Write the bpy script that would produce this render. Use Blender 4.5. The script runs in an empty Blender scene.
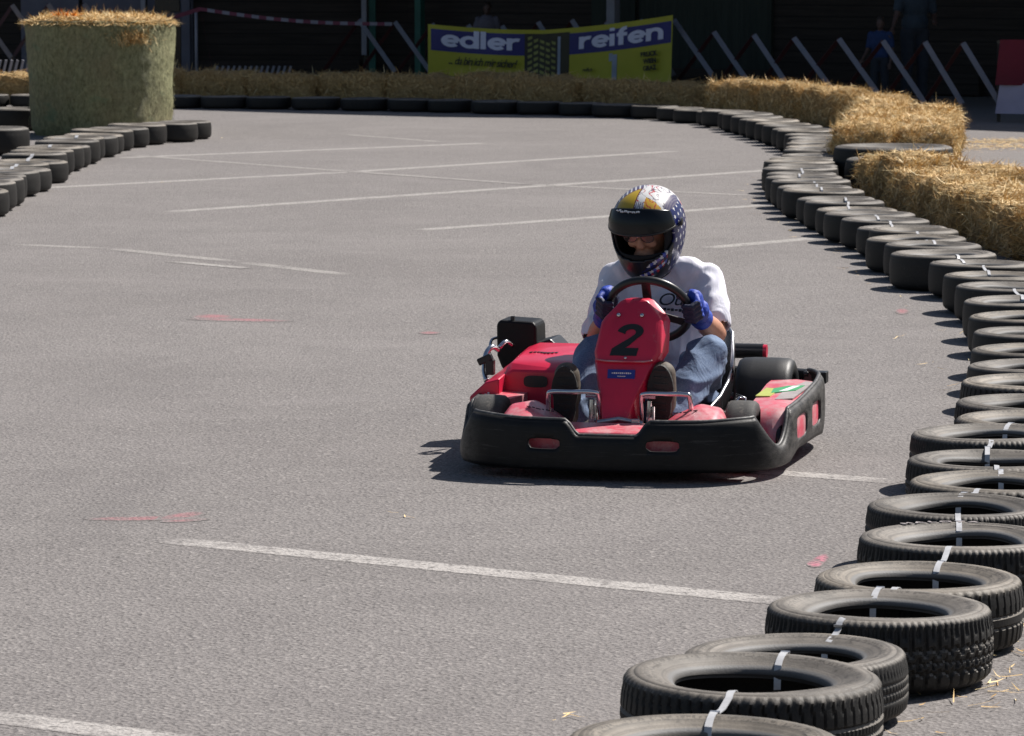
import bpy, bmesh, math, random
from mathutils import Vector, Matrix, noise, Quaternion
random.seed(11)
PI=math.pi
S=bpy.context.scene
COL=S.collection

# ------------------------------------------------------------------ camera geometry (used to survey the place)
FPX=4000.0; TH=math.atan(415/4000); CH=1.9
def ray(px,py):
    a=(px-512)/FPX; b=(368-py)/FPX
    return Vector((a, math.cos(TH)+b*math.sin(TH), -math.sin(TH)+b*math.cos(TH)))
def G(px,py,z=0.0):
    r=ray(px,py); t=(z-CH)/r.z
    return Vector((r.x*t,r.y*t,z))
def PD(px,py,d):
    r=ray(px,py); t=d/r.y
    return Vector((r.x*t,d,CH+r.z*t))

# ------------------------------------------------------------------ materials
def new_mat(name):
    m=bpy.data.materials.new(name); m.use_nodes=True
    nt=m.node_tree; b=nt.nodes['Principled BSDF']
    return m,nt,b
def ramp(nt,fac,stops):
    r=nt.nodes.new('ShaderNodeValToRGB'); e=r.color_ramp.elements
    while len(e)<len(stops): e.new(.5)
    for k,(p,c) in enumerate(stops):
        e[k].position=p; e[k].color=(c[0],c[1],c[2],1) if not isinstance(c,(int,float)) else (c,c,c,1)
    nt.links.new(fac,r.inputs[0]); return r.outputs[0]
def noise_node(nt,scale,detail=4,rough=.6,coord='Object',sc=None,dist=0):
    tc=nt.nodes.new('ShaderNodeTexCoord'); n=nt.nodes.new('ShaderNodeTexNoise')
    n.inputs['Scale'].default_value=scale; n.inputs['Detail'].default_value=detail
    n.inputs['Roughness'].default_value=rough; n.inputs['Distortion'].default_value=dist
    o=tc.outputs[coord]
    if sc:
        mp=nt.nodes.new('ShaderNodeMapping'); mp.inputs['Scale'].default_value=sc
        nt.links.new(o,mp.inputs[0]); o=mp.outputs[0]
    nt.links.new(o,n.inputs['Vector']); return n.outputs[0]
def bump(nt,b,h,strength,dist):
    bn=nt.nodes.new('ShaderNodeBump'); bn.inputs['Strength'].default_value=strength; bn.inputs['Distance'].default_value=dist
    nt.links.new(h,bn.inputs['Height']); nt.links.new(bn.outputs[0],b.inputs['Normal']); return bn
def mixc(nt,fac,a,b_,mode='MIX'):
    m=nt.nodes.new('ShaderNodeMix'); m.data_type='RGBA'; m.blend_type=mode
    for idx,v in ((0,fac),(6,a),(7,b_)):
        if isinstance(v,(int,float)): m.inputs[idx].default_value=v
        elif isinstance(v,(tuple,list)): m.inputs[idx].default_value=(v[0],v[1],v[2],1)
        else: nt.links.new(v,m.inputs[idx])
    return m.outputs[2]
def simple(name,col,rough=.5,metal=0,var=.25,scale=12,bumpy=0,bscale=60,coat=0,spec=.5,dust=None):
    m,nt,b=new_mat(name)
    n=noise_node(nt,scale,5)
    lo=[c*(1-var) for c in col]; hi=[min(1,c*(1+var)) for c in col]
    c=ramp(nt,n,[(.3,lo),(.7,hi)])
    if dust:
        f=noise_node(nt,dust[2],6,.7); f=ramp(nt,f,[(dust[1],0.0),(min(1,dust[1]+.2),1.0)])
        c=mixc(nt,f,c,dust[0])
    nt.links.new(c,b.inputs['Base Color'])
    b.inputs['Roughness'].default_value=rough; b.inputs['Metallic'].default_value=metal
    b.inputs['Coat Weight'].default_value=coat; b.inputs['Specular IOR Level'].default_value=spec
    if bumpy: bump(nt,b,noise_node(nt,bscale,4),bumpy,.01)
    return m

M={}
# asphalt --------------------------------------------------------
def asphalt_nodes(nt):
    tc=nt.nodes.new('ShaderNodeTexCoord')
    big=noise_node(nt,.35,5,.55); mid=noise_node(nt,3.2,4,.6); fine=noise_node(nt,55,3,.75)
    vor=nt.nodes.new('ShaderNodeTexVoronoi'); vor.inputs['Scale'].default_value=75; nt.links.new(tc.outputs['Object'],vor.inputs['Vector'])
    c=ramp(nt,big,[(.25,(.182,.167,.160)),(.75,(.224,.207,.199))])
    c=mixc(nt,ramp(nt,mid,[(.35,0.0),(.75,.5)]),c,(.160,.146,.143))
    c=mixc(nt,ramp(nt,fine,[(.32,0.85),(.50,0.0)]),c,(.080,.073,.070))
    pit=noise_node(nt,34,3,.7); c=mixc(nt,ramp(nt,pit,[(.33,.85),(.43,0.0)]),c,(.070,.064,.062))
    c=mixc(nt,ramp(nt,vor.outputs['Color'],[(.70,0.0),(.95,.55)]),c,(.34,.315,.30))
    st=noise_node(nt,1.0,5,.7,sc=(.5,.8,1),dist=.6); c=mixc(nt,ramp(nt,st,[(.50,0.0),(.72,.4)]),c,(.25,.23,.222))
    s2=noise_node(nt,.5,6,.75,sc=(1,.45,1),dist=.8); c=mixc(nt,ramp(nt,s2,[(.54,0.0),(.74,.45)]),c,(.125,.115,.112))
    h=nt.nodes.new('ShaderNodeMath'); h.operation='ADD'; nt.links.new(fine,h.inputs[0]); nt.links.new(vor.outputs['Distance'],h.inputs[1])
    return c,h.outputs[0]
m,nt,b=new_mat('asphalt'); c,h=asphalt_nodes(nt)
nt.links.new(c,b.inputs['Base Color']); b.inputs['Roughness'].default_value=.88; b.inputs['Specular IOR Level'].default_value=.3
bump(nt,b,h,.65,.008); M['asphalt']=m
def paint(name,col,th,soft=.16):
    m,nt,b=new_mat(name); ac,h=asphalt_nodes(nt)
    at=nt.nodes.new('ShaderNodeAttribute'); at.attribute_name='wear'
    f=noise_node(nt,48,4,.85); g=noise_node(nt,1.7,5,.65)
    s1=nt.nodes.new('ShaderNodeMath'); s1.operation='MULTIPLY_ADD'; nt.links.new(g,s1.inputs[0]); s1.inputs[1].default_value=.9; nt.links.new(f,s1.inputs[2])
    s2=nt.nodes.new('ShaderNodeMath'); s2.operation='MULTIPLY_ADD'; nt.links.new(at.outputs['Fac'],s2.inputs[0]); s2.inputs[1].default_value=.75; nt.links.new(s1.outputs[0],s2.inputs[2])
    mr=nt.nodes.new('ShaderNodeMapRange'); nt.links.new(s2.outputs[0],mr.inputs[0]); mr.inputs[1].default_value=th-soft; mr.inputs[2].default_value=th+soft; 
    n=noise_node(nt,70,4,.75); c=ramp(nt,n,[(.3,[x*.82 for x in col]),(.6,col)])
    pit=noise_node(nt,34,3,.7); c=mixc(nt,ramp(nt,pit,[(.36,.9),(.46,0.0)]),c,(.12,.11,.105)); c=mixc(nt,ramp(nt,noise_node(nt,6,5,.8),[(.38,.7),(.5,0.0)]),c,ac)
    nt.links.new(mixc(nt,mr.outputs[0],ac,c),b.inputs['Base Color']); b.inputs['Roughness'].default_value=.88; b.inputs['Specular IOR Level'].default_value=.3
    bump(nt,b,h,.55,.008); return m
M['line']=paint('road_paint',(.40,.375,.355),1.25,.3)
M['line_far']=paint('road_paint_far',(.36,.34,.32),1.15,.3)
M['line_worn']=paint('road_paint_worn',(.34,.32,.30),1.45,.4)
M['pink']=paint('pink_spray',(.36,.15,.165),1.50,.45)
M['pink_strong']=paint('pink_spray_strong',(.52,.17,.23),1.40,.4)
# rubber ----------------------------------------------------------
def rubber(name,dustc,amount):
    m,nt,b=new_mat(name)
    tc=nt.nodes.new('ShaderNodeTexCoord')
    sx=nt.nodes.new('ShaderNodeSeparateXYZ'); nt.links.new(tc.outputs['Normal'],sx.inputs[0])
    up=ramp(nt,sx.outputs[2],[(.30,0.0),(.7,1.0)])
    flat=nt.nodes.new('ShaderNodeVectorMath'); flat.operation='MULTIPLY'; nt.links.new(tc.outputs['Object'],flat.inputs[0]); flat.inputs[1].default_value=(1,1,0)
    ln=nt.nodes.new('ShaderNodeVectorMath'); ln.operation='LENGTH'; nt.links.new(flat.outputs[0],ln.inputs[0]); r=ln.outputs['Value']
    n=noise_node(nt,8,6,.7); n2=noise_node(nt,140,3,.7)
    wv=nt.nodes.new('ShaderNodeMath'); wv.operation='MULTIPLY_ADD'; nt.links.new(n,wv.inputs[0]); wv.inputs[1].default_value=.010; nt.links.new(r,wv.inputs[2])
    cx=nt.nodes.new('ShaderNodeCombineXYZ'); nt.links.new(wv.outputs[0],cx.inputs[0]); oi=nt.nodes.new('ShaderNodeObjectInfo'); nt.links.new(oi.outputs['Random'],cx.inputs[1])
    rn=nt.nodes.new('ShaderNodeTexNoise'); rn.inputs['Scale'].default_value=85; rn.inputs['Detail'].default_value=3; nt.links.new(cx.outputs[0],rn.inputs['Vector'])
    rings=ramp(nt,rn.outputs[0],[(.36,.55),(.56,1.0)])
    dm=ramp(nt,n,[(.30,amount*.45),(.62,amount)])
    f=nt.nodes.new('ShaderNodeMath'); f.operation='MULTIPLY'; nt.links.new(up,f.inputs[0]); nt.links.new(dm,f.inputs[1])
    f2=nt.nodes.new('ShaderNodeMath'); f2.operation='MULTIPLY'; nt.links.new(f.outputs[0],f2.inputs[0]); nt.links.new(rings,f2.inputs[1])
    sp3=nt.nodes.new('ShaderNodeSeparateXYZ'); nt.links.new(tc.outputs['Object'],sp3.inputs[0])
    at2=nt.nodes.new('ShaderNodeMath'); at2.operation='ARCTAN2'; nt.links.new(sp3.outputs[0],at2.inputs[0]); nt.links.new(sp3.outputs[1],at2.inputs[1])
    cp=nt.nodes.new('ShaderNodeCombineXYZ'); nt.links.new(at2.outputs[0],cp.inputs[0]); nt.links.new(r,cp.inputs[1]); nt.links.new(oi.outputs['Random'],cp.inputs[2])
    mp=nt.nodes.new('ShaderNodeMapping'); mp.inputs['Scale'].default_value=(26,70,5); nt.links.new(cp.outputs[0],mp.inputs[0])
    ln2=nt.nodes.new('ShaderNodeTexNoise'); ln2.inputs['Scale'].default_value=1; ln2.inputs['Detail'].default_value=2; nt.links.new(mp.outputs[0],ln2.inputs['Vector'])
    lm=ramp(nt,ln2.outputs[0],[(.50,0.0),(.56,.55)]); band=ramp(nt,r,[(.228,0.0),(.234,1.0),(.256,1.0),(.262,0.0)])
    lmm=nt.nodes.new('ShaderNodeMath'); lmm.operation='MULTIPLY'; nt.links.new(lm,lmm.inputs[0]); nt.links.new(band,lmm.inputs[1])
    base=ramp(nt,n2,[(.3,(.011,.0105,.010)),(.75,(.026,.024,.022))])
    c=mixc(nt,f2.outputs[0],base,dustc)
    c=mixc(nt,lmm.outputs[0],c,(.05,.044,.038))
    bead_highlight=ramp(nt,r,[(.183,0.0),(.187,1.0),(.196,1.0),(.202,0.0)]); c=mixc(nt,bead_highlight,c,(.17,.165,.16))  # pale ring paints the highlight along the bead lip
    sp=ramp(nt,noise_node(nt,30,6,.85),[(.60,0.0),(.70,.6)]); c=mixc(nt,sp,c,[x*.55 for x in dustc])
    dk=ramp(nt,noise_node(nt,17,5,.8),[(.30,.6),(.42,0.0)]); c=mixc(nt,dk,c,(.018,.016,.015))
    v=ramp(nt,oi.outputs['Random'],[(0,.70),(1,1.15)])
    c=mixc(nt,1.0,c,v,'MULTIPLY')
    nt.links.new(c,b.inputs['Base Color']); b.inputs['Roughness'].default_value=.6; b.inputs['Specular IOR Level'].default_value=.3
    bump(nt,b,n2,.4,.002); return m
M['rubber']=rubber('old_tyre_rubber',(.245,.218,.188),.9)
M['rubber_brown']=rubber('dusty_tyre_rubber',(.32,.278,.228),.95)
M['slick']=simple('slick_rubber',(.045,.043,.041),.75,0,.3,20,.2,200,dust=((.16,.14,.12),.52,30))
M['slickdark']=simple('black_slick_rubber',(.014,.014,.0145),.5,0,.3,20,.1,200)
# straw -----------------------------------------------------------
def straw(name,cols,bsc=(1,1,1)):
    m,nt,b=new_mat(name)
    geo=nt.nodes.new('ShaderNodeNewGeometry')
    r=ramp(nt,geo.outputs['Random Per Island'],[(0,cols[0]),(.45,cols[1]),(.8,cols[2]),(1,cols[3])])
    n=noise_node(nt,22,6,.8,sc=(1,1,1.2)); k=ramp(nt,n,[(.30,.70),(.55,1.08)])
    nt.links.new(mixc(nt,1.0,r,k,'MULTIPLY'),b.inputs['Base Color'])
    b.inputs['Roughness'].default_value=.6; b.inputs['Specular IOR Level'].default_value=.45
    bump(nt,b,noise_node(nt,60,6,.85),.3,.01); return m
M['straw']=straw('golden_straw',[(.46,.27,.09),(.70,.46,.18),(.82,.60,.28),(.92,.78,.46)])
M['straw_shaded']=straw('shaded_straw',[(.42,.25,.09),(.64,.42,.165),(.76,.54,.24),(.86,.68,.36)])  # darker straw copy, shade painted in for the far wall bales
m,nt,b=new_mat('straw_core')
n=noise_node(nt,30,6,.85); c=ramp(nt,n,[(.3,(.22,.13,.05)),(.5,(.52,.34,.14)),(.72,(.74,.54,.25))])
nt.links.new(c,b.inputs['Base Color']); b.inputs['Roughness'].default_value=.9; bump(nt,b,n,1,.05); M['straw_core']=m
m,nt,b=new_mat('bale_net')
n=noise_node(nt,26,5,.8,sc=(1,1,.6)); n2=noise_node(nt,2.0,4,.6)
c=ramp(nt,n,[(.34,(.13,.13,.055)),(.62,(.35,.345,.18))]); c=mixc(nt,ramp(nt,n2,[(.45,0.0),(.75,.6)]),c,(.24,.19,.10))
g=ramp(nt,noise_node(nt,2.6,3,.5,sc=(1,1,1.6)),[(.62,0.0),(.72,.5)]); c=mixc(nt,g,c,(.12,.22,.12))
nt.links.new(c,b.inputs['Base Color']); b.inputs['Roughness'].default_value=.75; bump(nt,b,n,.9,.04); M['net']=m
# kart ------------------------------------------------------------
M['red']=simple('red_plastic',(.60,.014,.055),.33,0,.12,6,.05,40,coat=.25,dust=((.50,.20,.20),.60,9))
M['red_pale']=simple('faded_red_plastic',(.60,.085,.125),.42,0,.2,8,.08,40,coat=.1,dust=((.56,.29,.30),.42,12))
M['blackp']=simple('scuffed_black_plastic',(.008,.008,.0085),.48,0,.3,14,.12,30,spec=.22,dust=((.06,.056,.052),.64,26))
M['greyp']=simple('grey_scuffed_plastic',(.055,.053,.052),.5,0,.35,18,.12,50,dust=((.20,.19,.18),.52,30))
M['black']=simple('black_metal',(.014,.014,.015),.35,0,.2,20)
M['chrome']=simple('chromed_tube',(.62,.62,.64),.18,1,.1,30)
M['steel']=simple('steel',(.42,.42,.44),.35,1,.2,30)
M['number']=simple('number_black',(.010,.012,.012),.5,0,.1)
M['sticker']=simple('blue_sticker',(.02,.04,.26),.4,0,.1)
M['white']=simple('white_vinyl',(.72,.72,.72),.5,0,.05)
M['green']=simple('green_vinyl',(.05,.32,.12),.45,0,.1)
M['yellowgreen']=simple('yellow_green_vinyl',(.42,.46,.10),.45,0,.15)
M['greysticker']=simple('worn_grey_vinyl',(.34,.30,.29),.5,0,.2,30)
M['seat']=simple('seat_shell',(.020,.020,.022),.22,0,.15,20,coat=.4)
M['orange']=simple('amber_plastic',(.7,.25,.02),.4,0,.1)
m,nt,b=new_mat('bumper_plastic')
c=ramp(nt,noise_node(nt,14,4),[(.3,(.006,.006,.0065)),(.7,(.012,.012,.0125))])
sc1=ramp(nt,noise_node(nt,9,6,.85,sc=(.5,.5,9)),[(.57,0.0),(.66,.75)]); c=mixc(nt,sc1,c,(.055,.052,.050))
tc=nt.nodes.new('ShaderNodeTexCoord'); sx=nt.nodes.new('ShaderNodeSeparateXYZ'); nt.links.new(tc.outputs['Object'],sx.inputs[0])
ab=nt.nodes.new('ShaderNodeMath'); ab.operation='ABSOLUTE'; nt.links.new(sx.outputs[0],ab.inputs[0])
k1=ramp(nt,ab.outputs[0],[(.50,0.0),(.60,1.0)]); k2=ramp(nt,noise_node(nt,16,6,.8,sc=(1,1,2)),[(.36,0.0),(.6,.85)])
mm=nt.nodes.new('ShaderNodeMath'); mm.operation='MULTIPLY'; nt.links.new(k1,mm.inputs[0]); nt.links.new(k2,mm.inputs[1])
c=mixc(nt,mm.outputs[0],c,(.105,.098,.092)); nt.links.new(c,b.inputs['Base Color']); b.inputs['Roughness'].default_value=.5; b.inputs['Specular IOR Level'].default_value=.25
bump(nt,b,noise_node(nt,25,5,.8,sc=(.6,.6,4)),.3,.004); M['bumperp']=m
# people ----------------------------------------------------------
M['shirt']=simple('white_cotton',(.74,.73,.81),.85,0,.06,9)
_nt=M['shirt'].node_tree; bump(_nt,_nt.nodes['Principled BSDF'],noise_node(_nt,6,3,.5,sc=(1.4,1,.7),dist=1.2),.45,.03)
m,nt,b=new_mat('blue_denim')
n=noise_node(nt,7,5,.65); n2=noise_node(nt,300,2,.6,sc=(1,1,.3))
c=ramp(nt,n,[(.3,(.06,.095,.175)),(.55,(.105,.155,.26)),(.8,(.20,.27,.38))]); c=mixc(nt,ramp(nt,n2,[(.4,0.0),(.7,.35)]),c,(.36,.44,.56))
nt.links.new(c,b.inputs['Base Color']); b.inputs['Roughness'].default_value=.9; bump(nt,b,noise_node(nt,7,3,.5,dist=1.2),.45,.03); M['denim']=m
M['skin']=simple('skin',(.52,.25,.16),.5,0,.12,18,.08,120)
M['skinshaded']=simple('shaded_skin',(.09,.05,.038),.6,0,.12,18); M['glove']=simple('blue_glove',(.015,.05,.36),.6,0,.25,16,.4,60)  # spectators' skin darkened, their shade put into the colour
M['gloved']=simple('dark_glove_palm',(.012,.016,.05),.6,0,.25,16,.4,60)
M['sole']=simple('dark_shoe_sole',(.018,.017,.016),.7,0,.3,25,.3,90)
M['shoe']=simple('brown_grey_shoe',(.10,.08,.06),.7,0,.3,20,.2,60)
M['visor']=simple('smoked_visor',(.006,.007,.009),.24,0,.1,5,spec=.35)
M['lens']=simple('spectacle_lens',(.10,.08,.08),.05,0,.1,5,spec=.9); M['lens'].node_tree.nodes['Principled BSDF'].inputs['Alpha'].default_value=.25
M['padding']=simple('helmet_padding',(.01,.01,.011),.9,0,.1)
M['strap']=simple('silver_strap',(.50,.50,.51),.45,.3,.15,40)
m,nt,b=new_mat('helmet_paint')
at=nt.nodes.new('ShaderNodeAttribute'); at.attribute_name='paint'
nt.links.new(at.outputs['Color'],b.inputs['Base Color']); b.inputs['Roughness'].default_value=.32; b.inputs['Coat Weight'].default_value=.25; M['helmet']=m
# background ------------------------------------------------------
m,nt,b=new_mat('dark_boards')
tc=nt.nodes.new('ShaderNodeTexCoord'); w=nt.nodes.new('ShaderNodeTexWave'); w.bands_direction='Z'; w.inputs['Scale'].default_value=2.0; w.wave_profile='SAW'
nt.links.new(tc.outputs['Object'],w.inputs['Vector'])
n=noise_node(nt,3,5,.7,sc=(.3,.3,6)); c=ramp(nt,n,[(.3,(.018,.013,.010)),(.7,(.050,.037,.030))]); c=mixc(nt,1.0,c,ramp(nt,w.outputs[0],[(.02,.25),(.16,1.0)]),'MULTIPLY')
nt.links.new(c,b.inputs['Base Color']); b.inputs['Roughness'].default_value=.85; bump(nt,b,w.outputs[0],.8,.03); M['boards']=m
m,nt,b=new_mat('dark_green_boards')
w=nt.nodes.new('ShaderNodeTexWave'); w.bands_direction='X'; w.inputs['Scale'].default_value=2.2; w.wave_profile='SAW'
tc=nt.nodes.new('ShaderNodeTexCoord'); nt.links.new(tc.outputs['Object'],w.inputs['Vector'])
n=noise_node(nt,3,5,.7,sc=(6,6,.3)); c=ramp(nt,n,[(.3,(.020,.026,.020)),(.7,(.042,.052,.042))])
nt.links.new(c,b.inputs['Base Color']); b.inputs['Roughness'].default_value=.85; bump(nt,b,w.outputs[0],.8,.03); M['greenboards']=m
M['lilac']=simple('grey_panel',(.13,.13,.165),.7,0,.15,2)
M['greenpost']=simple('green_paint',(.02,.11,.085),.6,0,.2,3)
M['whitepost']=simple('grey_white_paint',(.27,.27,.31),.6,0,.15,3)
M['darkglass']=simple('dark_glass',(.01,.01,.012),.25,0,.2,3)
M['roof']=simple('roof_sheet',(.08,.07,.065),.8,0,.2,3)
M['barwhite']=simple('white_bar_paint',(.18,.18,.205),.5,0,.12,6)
M['barred']=simple('red_bar_paint',(.045,.010,.010),.5,0,.2,6)
M['banyellow']=simple('yellow_banner',(.42,.39,.022),.55,0,.10,2,.15,6)
M['banblue']=simple('navy_banner',(.022,.022,.16),.55,0,.12,2,.15,6)
M['banwhite']=simple('white_print',(.66,.66,.80),.6,0,.05,4)
M['bangreydark']=simple('dark_print',(.035,.030,.014),.6,0,.3,4)
M['banolive']=simple('olive_print',(.26,.27,.07),.6,0,.3,4); M['bangrey']=simple('grey_print',(.30,.34,.42),.6,0,.2,4)
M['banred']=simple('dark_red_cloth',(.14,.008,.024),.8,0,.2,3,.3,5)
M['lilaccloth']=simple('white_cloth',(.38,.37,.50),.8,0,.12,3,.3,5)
M['tapered']=simple('red_tape',(.17,.03,.05),.5,0,.1)
M['tapewhite']=simple('white_tape',(.24,.22,.25),.5,0,.1)
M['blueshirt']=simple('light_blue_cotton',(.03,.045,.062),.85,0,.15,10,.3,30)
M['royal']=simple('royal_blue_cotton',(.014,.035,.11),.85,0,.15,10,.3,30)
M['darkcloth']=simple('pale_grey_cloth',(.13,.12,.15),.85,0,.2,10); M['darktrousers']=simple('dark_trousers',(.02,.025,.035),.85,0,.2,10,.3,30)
M['hair']=simple('brown_hair',(.03,.018,.012),.7,0,.3,60)

# ------------------------------------------------------------------ object helpers
def meta(o,label=None,cat=None,group=None,kind=None):
    if label: o['label']=label
    if cat: o['category']=cat
    if group: o['group']=group
    if kind: o['kind']=kind
    return o
def empty(name,loc,rz=0,label=None,cat=None,group=None):
    o=bpy.data.objects.new(name,None); o.empty_display_size=.1; o.location=loc; o.rotation_euler=(0,0,rz); COL.objects.link(o)
    return meta(o,label,cat,group)
class MB:
    def __init__(s): s.v=[]; s.f=[]; s.mi=[]
    def add(s,vs,fs,mi=0):
        k=len(s.v); s.v+= [tuple(p) for p in vs]
        for f in fs: s.f.append(tuple(i+k for i in f)); s.mi.append(mi)
    def box(s,c,d,mi=0,R=None):
        x,y,z=[q/2 for q in d]
        vs=[Vector((sx*x,sy*y,sz*z)) for sx in(-1,1) for sy in(-1,1) for sz in(-1,1)]
        if R: vs=[R@p for p in vs]
        vs=[p+Vector(c) for p in vs]
        s.add(vs,[(0,1,3,2),(4,6,7,5),(0,4,5,1),(2,3,7,6),(0,2,6,4),(1,5,7,3)],mi)
    def bar(s,a,b,w,h,mi=0,up=Vector((0,0,1))):
        a=Vector(a);b=Vector(b);d=(b-a); L=d.length; d.normalize()
        x=d.cross(up); 
        if x.length<1e-4: x=d.cross(Vector((1,0,0)))
        x.normalize(); y=x.cross(d)
        vs=[]
        for p in (a,b):
            for sx,sy in((-1,-1),(1,-1),(1,1),(-1,1)): vs.append(p+x*sx*w/2+y*sy*h/2)
        s.add(vs,[(0,1,2,3),(7,6,5,4),(0,4,5,1),(1,5,6,2),(2,6,7,3),(3,7,4,0)],mi)
    def tube(s,pts,r,n=10,mi=0,closed=False,cap=True):
        pts=[Vector(p) for p in pts]; N=len(pts); rs=r if isinstance(r,(list,tuple)) else [r]*N
        vs=[];fs=[]
        up=None
        for i,p in enumerate(pts):
            if closed: t=pts[(i+1)%N]-pts[i-1]
            else: t=pts[min(i+1,N-1)]-pts[max(i-1,0)]
            t.normalize()
            if up is None:
                up=Vector((0,0,1)) if abs(t.z)<.9 else Vector((1,0,0))
            x=t.cross(up).normalized(); y=x.cross(t).normalized(); up=y
            for k in range(n):
                a=2*PI*k/n; vs.append(p+(x*math.cos(a)+y*math.sin(a))*rs[i])
        for i in range(N if closed else N-1):
            j=(i+1)%N
            for k in range(n):
                l=(k+1)%n; fs.append((i*n+k,i*n+l,j*n+l,j*n+k))
        if not closed and cap:
            fs.append(tuple(range(n-1,-1,-1))); fs.append(tuple((N-1)*n+k for k in range(n)))
        s.add(vs,fs,mi)
    def lathe(s,prof,n=32,mi=0,M4=None,closed=False):
        vs=[];fs=[];P=len(prof)
        for k in range(n):
            a=2*PI*k/n
            for r,z in prof:
                p=Vector((r*math.cos(a),r*math.sin(a),z)); vs.append(M4@p if M4 else p)
        for k in range(n):
            l=(k+1)%n
            for i in range(P if closed else P-1):
                j=(i+1)%P; fs.append((k*P+i,l*P+i,l*P+j,k*P+j))
        s.add(vs,fs,mi)
    def prism(s,poly,f0,f1,mi=0):
        """poly list of 2d; f0,f1 map 2d->3d for both ends"""
        n=len(poly); vs=[f0(p) for p in poly]+[f1(p) for p in poly]
        fs=[tuple(range(n-1,-1,-1)),tuple(range(n,2*n))]+[(i,(i+1)%n,(i+1)%n+n,i+n) for i in range(n)]
        s.add(vs,fs,mi)
    def build(s,name,mats,parent=None,smooth=False,bevel=0,sub=0,loc=None,auto=None,solid=0):
        me=bpy.data.meshes.new(name); me.from_pydata([tuple(p) for p in s.v],[],s.f)
        if not isinstance(mats,(list,tuple)): mats=[mats]
        for q in mats: me.materials.append(q)
        me.polygons.foreach_set('material_index',s.mi)
        bm=bmesh.new(); bm.from_mesh(me); bmesh.ops.recalc_face_normals(bm,faces=bm.faces); bm.to_mesh(me); bm.free()
        if smooth: me.polygons.foreach_set('use_smooth',[True]*len(me.polygons))
        me.update()
        o=bpy.data.objects.new(name,me); COL.objects.link(o)
        if parent: o.parent=parent
        if loc is not None: o.location=loc
        if solid: q=o.modifiers.new('s','SOLIDIFY'); q.thickness=solid; q.offset=0
        if bevel: q=o.modifiers.new('b','BEVEL'); q.width=bevel; q.segments=2; q.limit_method='ANGLE'; q.angle_limit=.6
        if sub: q=o.modifiers.new('u','SUBSURF'); q.levels=sub; q.render_levels=sub
        if auto:
            me.polygons.foreach_set('use_smooth',[True]*len(me.polygons))
            try: me.set_sharp_from_angle(angle=auto)
            except Exception: pass
        return o
def bake(o):
    dg=bpy.context.evaluated_depsgraph_get(); dg.update()
    me=bpy.data.meshes.new_from_object(o.evaluated_get(dg)); return me
def text(name,body,size,mat,parent,mtx,extrude=.001,offset=0,shear=0,spacing=1,sx=1):
    cu=bpy.data.curves.new(name,'FONT'); cu.body=body; cu.size=size; cu.extrude=extrude; cu.offset=offset; cu.shear=shear
    cu.align_x='CENTER'; cu.align_y='CENTER'; cu.space_character=spacing
    t=bpy.data.objects.new('tmp',cu); COL.objects.link(t); me=bake(t); bpy.data.objects.remove(t)
    for v in me.vertices: v.co=mtx@Vector((v.co.x*sx,v.co.y,v.co.z))
    me.materials.clear(); me.materials.append(mat)
    me.polygons.foreach_set('material_index',[0]*len(me.polygons))
    o=bpy.data.objects.new(name,me); COL.objects.link(o); o.parent=parent; return o
def frame(o,x,y):
    x=Vector(x).normalized(); y=Vector(y); y=(y-x*y.dot(x)).normalized(); z=x.cross(y)
    return Matrix(((x.x,y.x,z.x,o[0]),(x.y,y.y,z.y,o[1]),(x.z,y.z,z.z,o[2]),(0,0,0,1)))
def blob(name,items,mat,parent,voxel=.009,smooth=4,wr=None,cut=None):
    """items: ('c',p0,r0,p1,r1) tapered limbs or ('e',centre,(rx,ry,rz)[,Rot]) - fused to one continuous skin"""
    bm=bmesh.new()
    def sph(c,r,R=None):
        if isinstance(r,(int,float)): r=(r,r,r)
        mt=Matrix.Translation(Vector(c))@((R.to_4x4()) if R else Matrix())@Matrix.Diagonal((r[0],r[1],r[2],1))
        bmesh.ops.create_uvsphere(bm,u_segments=20,v_segments=12,radius=1,matrix=mt)
    for it in items:
        if it[0]=='c':
            a,b_=Vector(it[1]),Vector(it[3]); sph(a,it[2]); sph(b_,it[4]); d=b_-a
            if d.length>1e-5:
                q=Vector((0,0,1)).rotation_difference(d.normalized())
                mt=Matrix.Translation((a+b_)/2)@q.to_matrix().to_4x4()
                bmesh.ops.create_cone(bm,cap_ends=True,segments=20,radius1=it[2],radius2=it[4],depth=d.length,matrix=mt)
        else: sph(it[1],it[2],it[3] if len(it)>3 else None)
    me=bpy.data.meshes.new('t'); bm.to_mesh(me); bm.free()
    t=bpy.data.objects.new('tmp',me); COL.objects.link(t)
    q=t.modifiers.new('r','REMESH'); q.mode='VOXEL'; q.voxel_size=voxel; q.adaptivity=0
    q=t.modifiers.new('s','SMOOTH'); q.factor=.5; q.iterations=smooth
    me2=bake(t); bpy.data.objects.remove(t)
    if cut:
        bm=bmesh.new(); bm.from_mesh(me2)
        for co,no in cut:
            g=bm.verts[:]+bm.edges[:]+bm.faces[:]
            r=bmesh.ops.bisect_plane(bm,geom=g,plane_co=co,plane_no=no,clear_outer=True)
            ed=[e for e in r['geom_cut'] if isinstance(e,bmesh.types.BMEdge)]
            if ed: bmesh.ops.holes_fill(bm,edges=ed)
        bm.to_mesh(me2); bm.free()
    if wr:
        me2.update(); 
        nr=[v.normal.copy() for v in me2.vertices]
        for v,n_ in zip(me2.vertices,nr): v.co+=n_*wr(v.co)
    me2.materials.clear(); me2.materials.append(mat)
    me2.polygons.foreach_set('use_smooth',[True]*len(me2.polygons)); me2.update()
    o=bpy.data.objects.new(name,me2); COL.objects.link(o); o.parent=parent; return o
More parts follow.
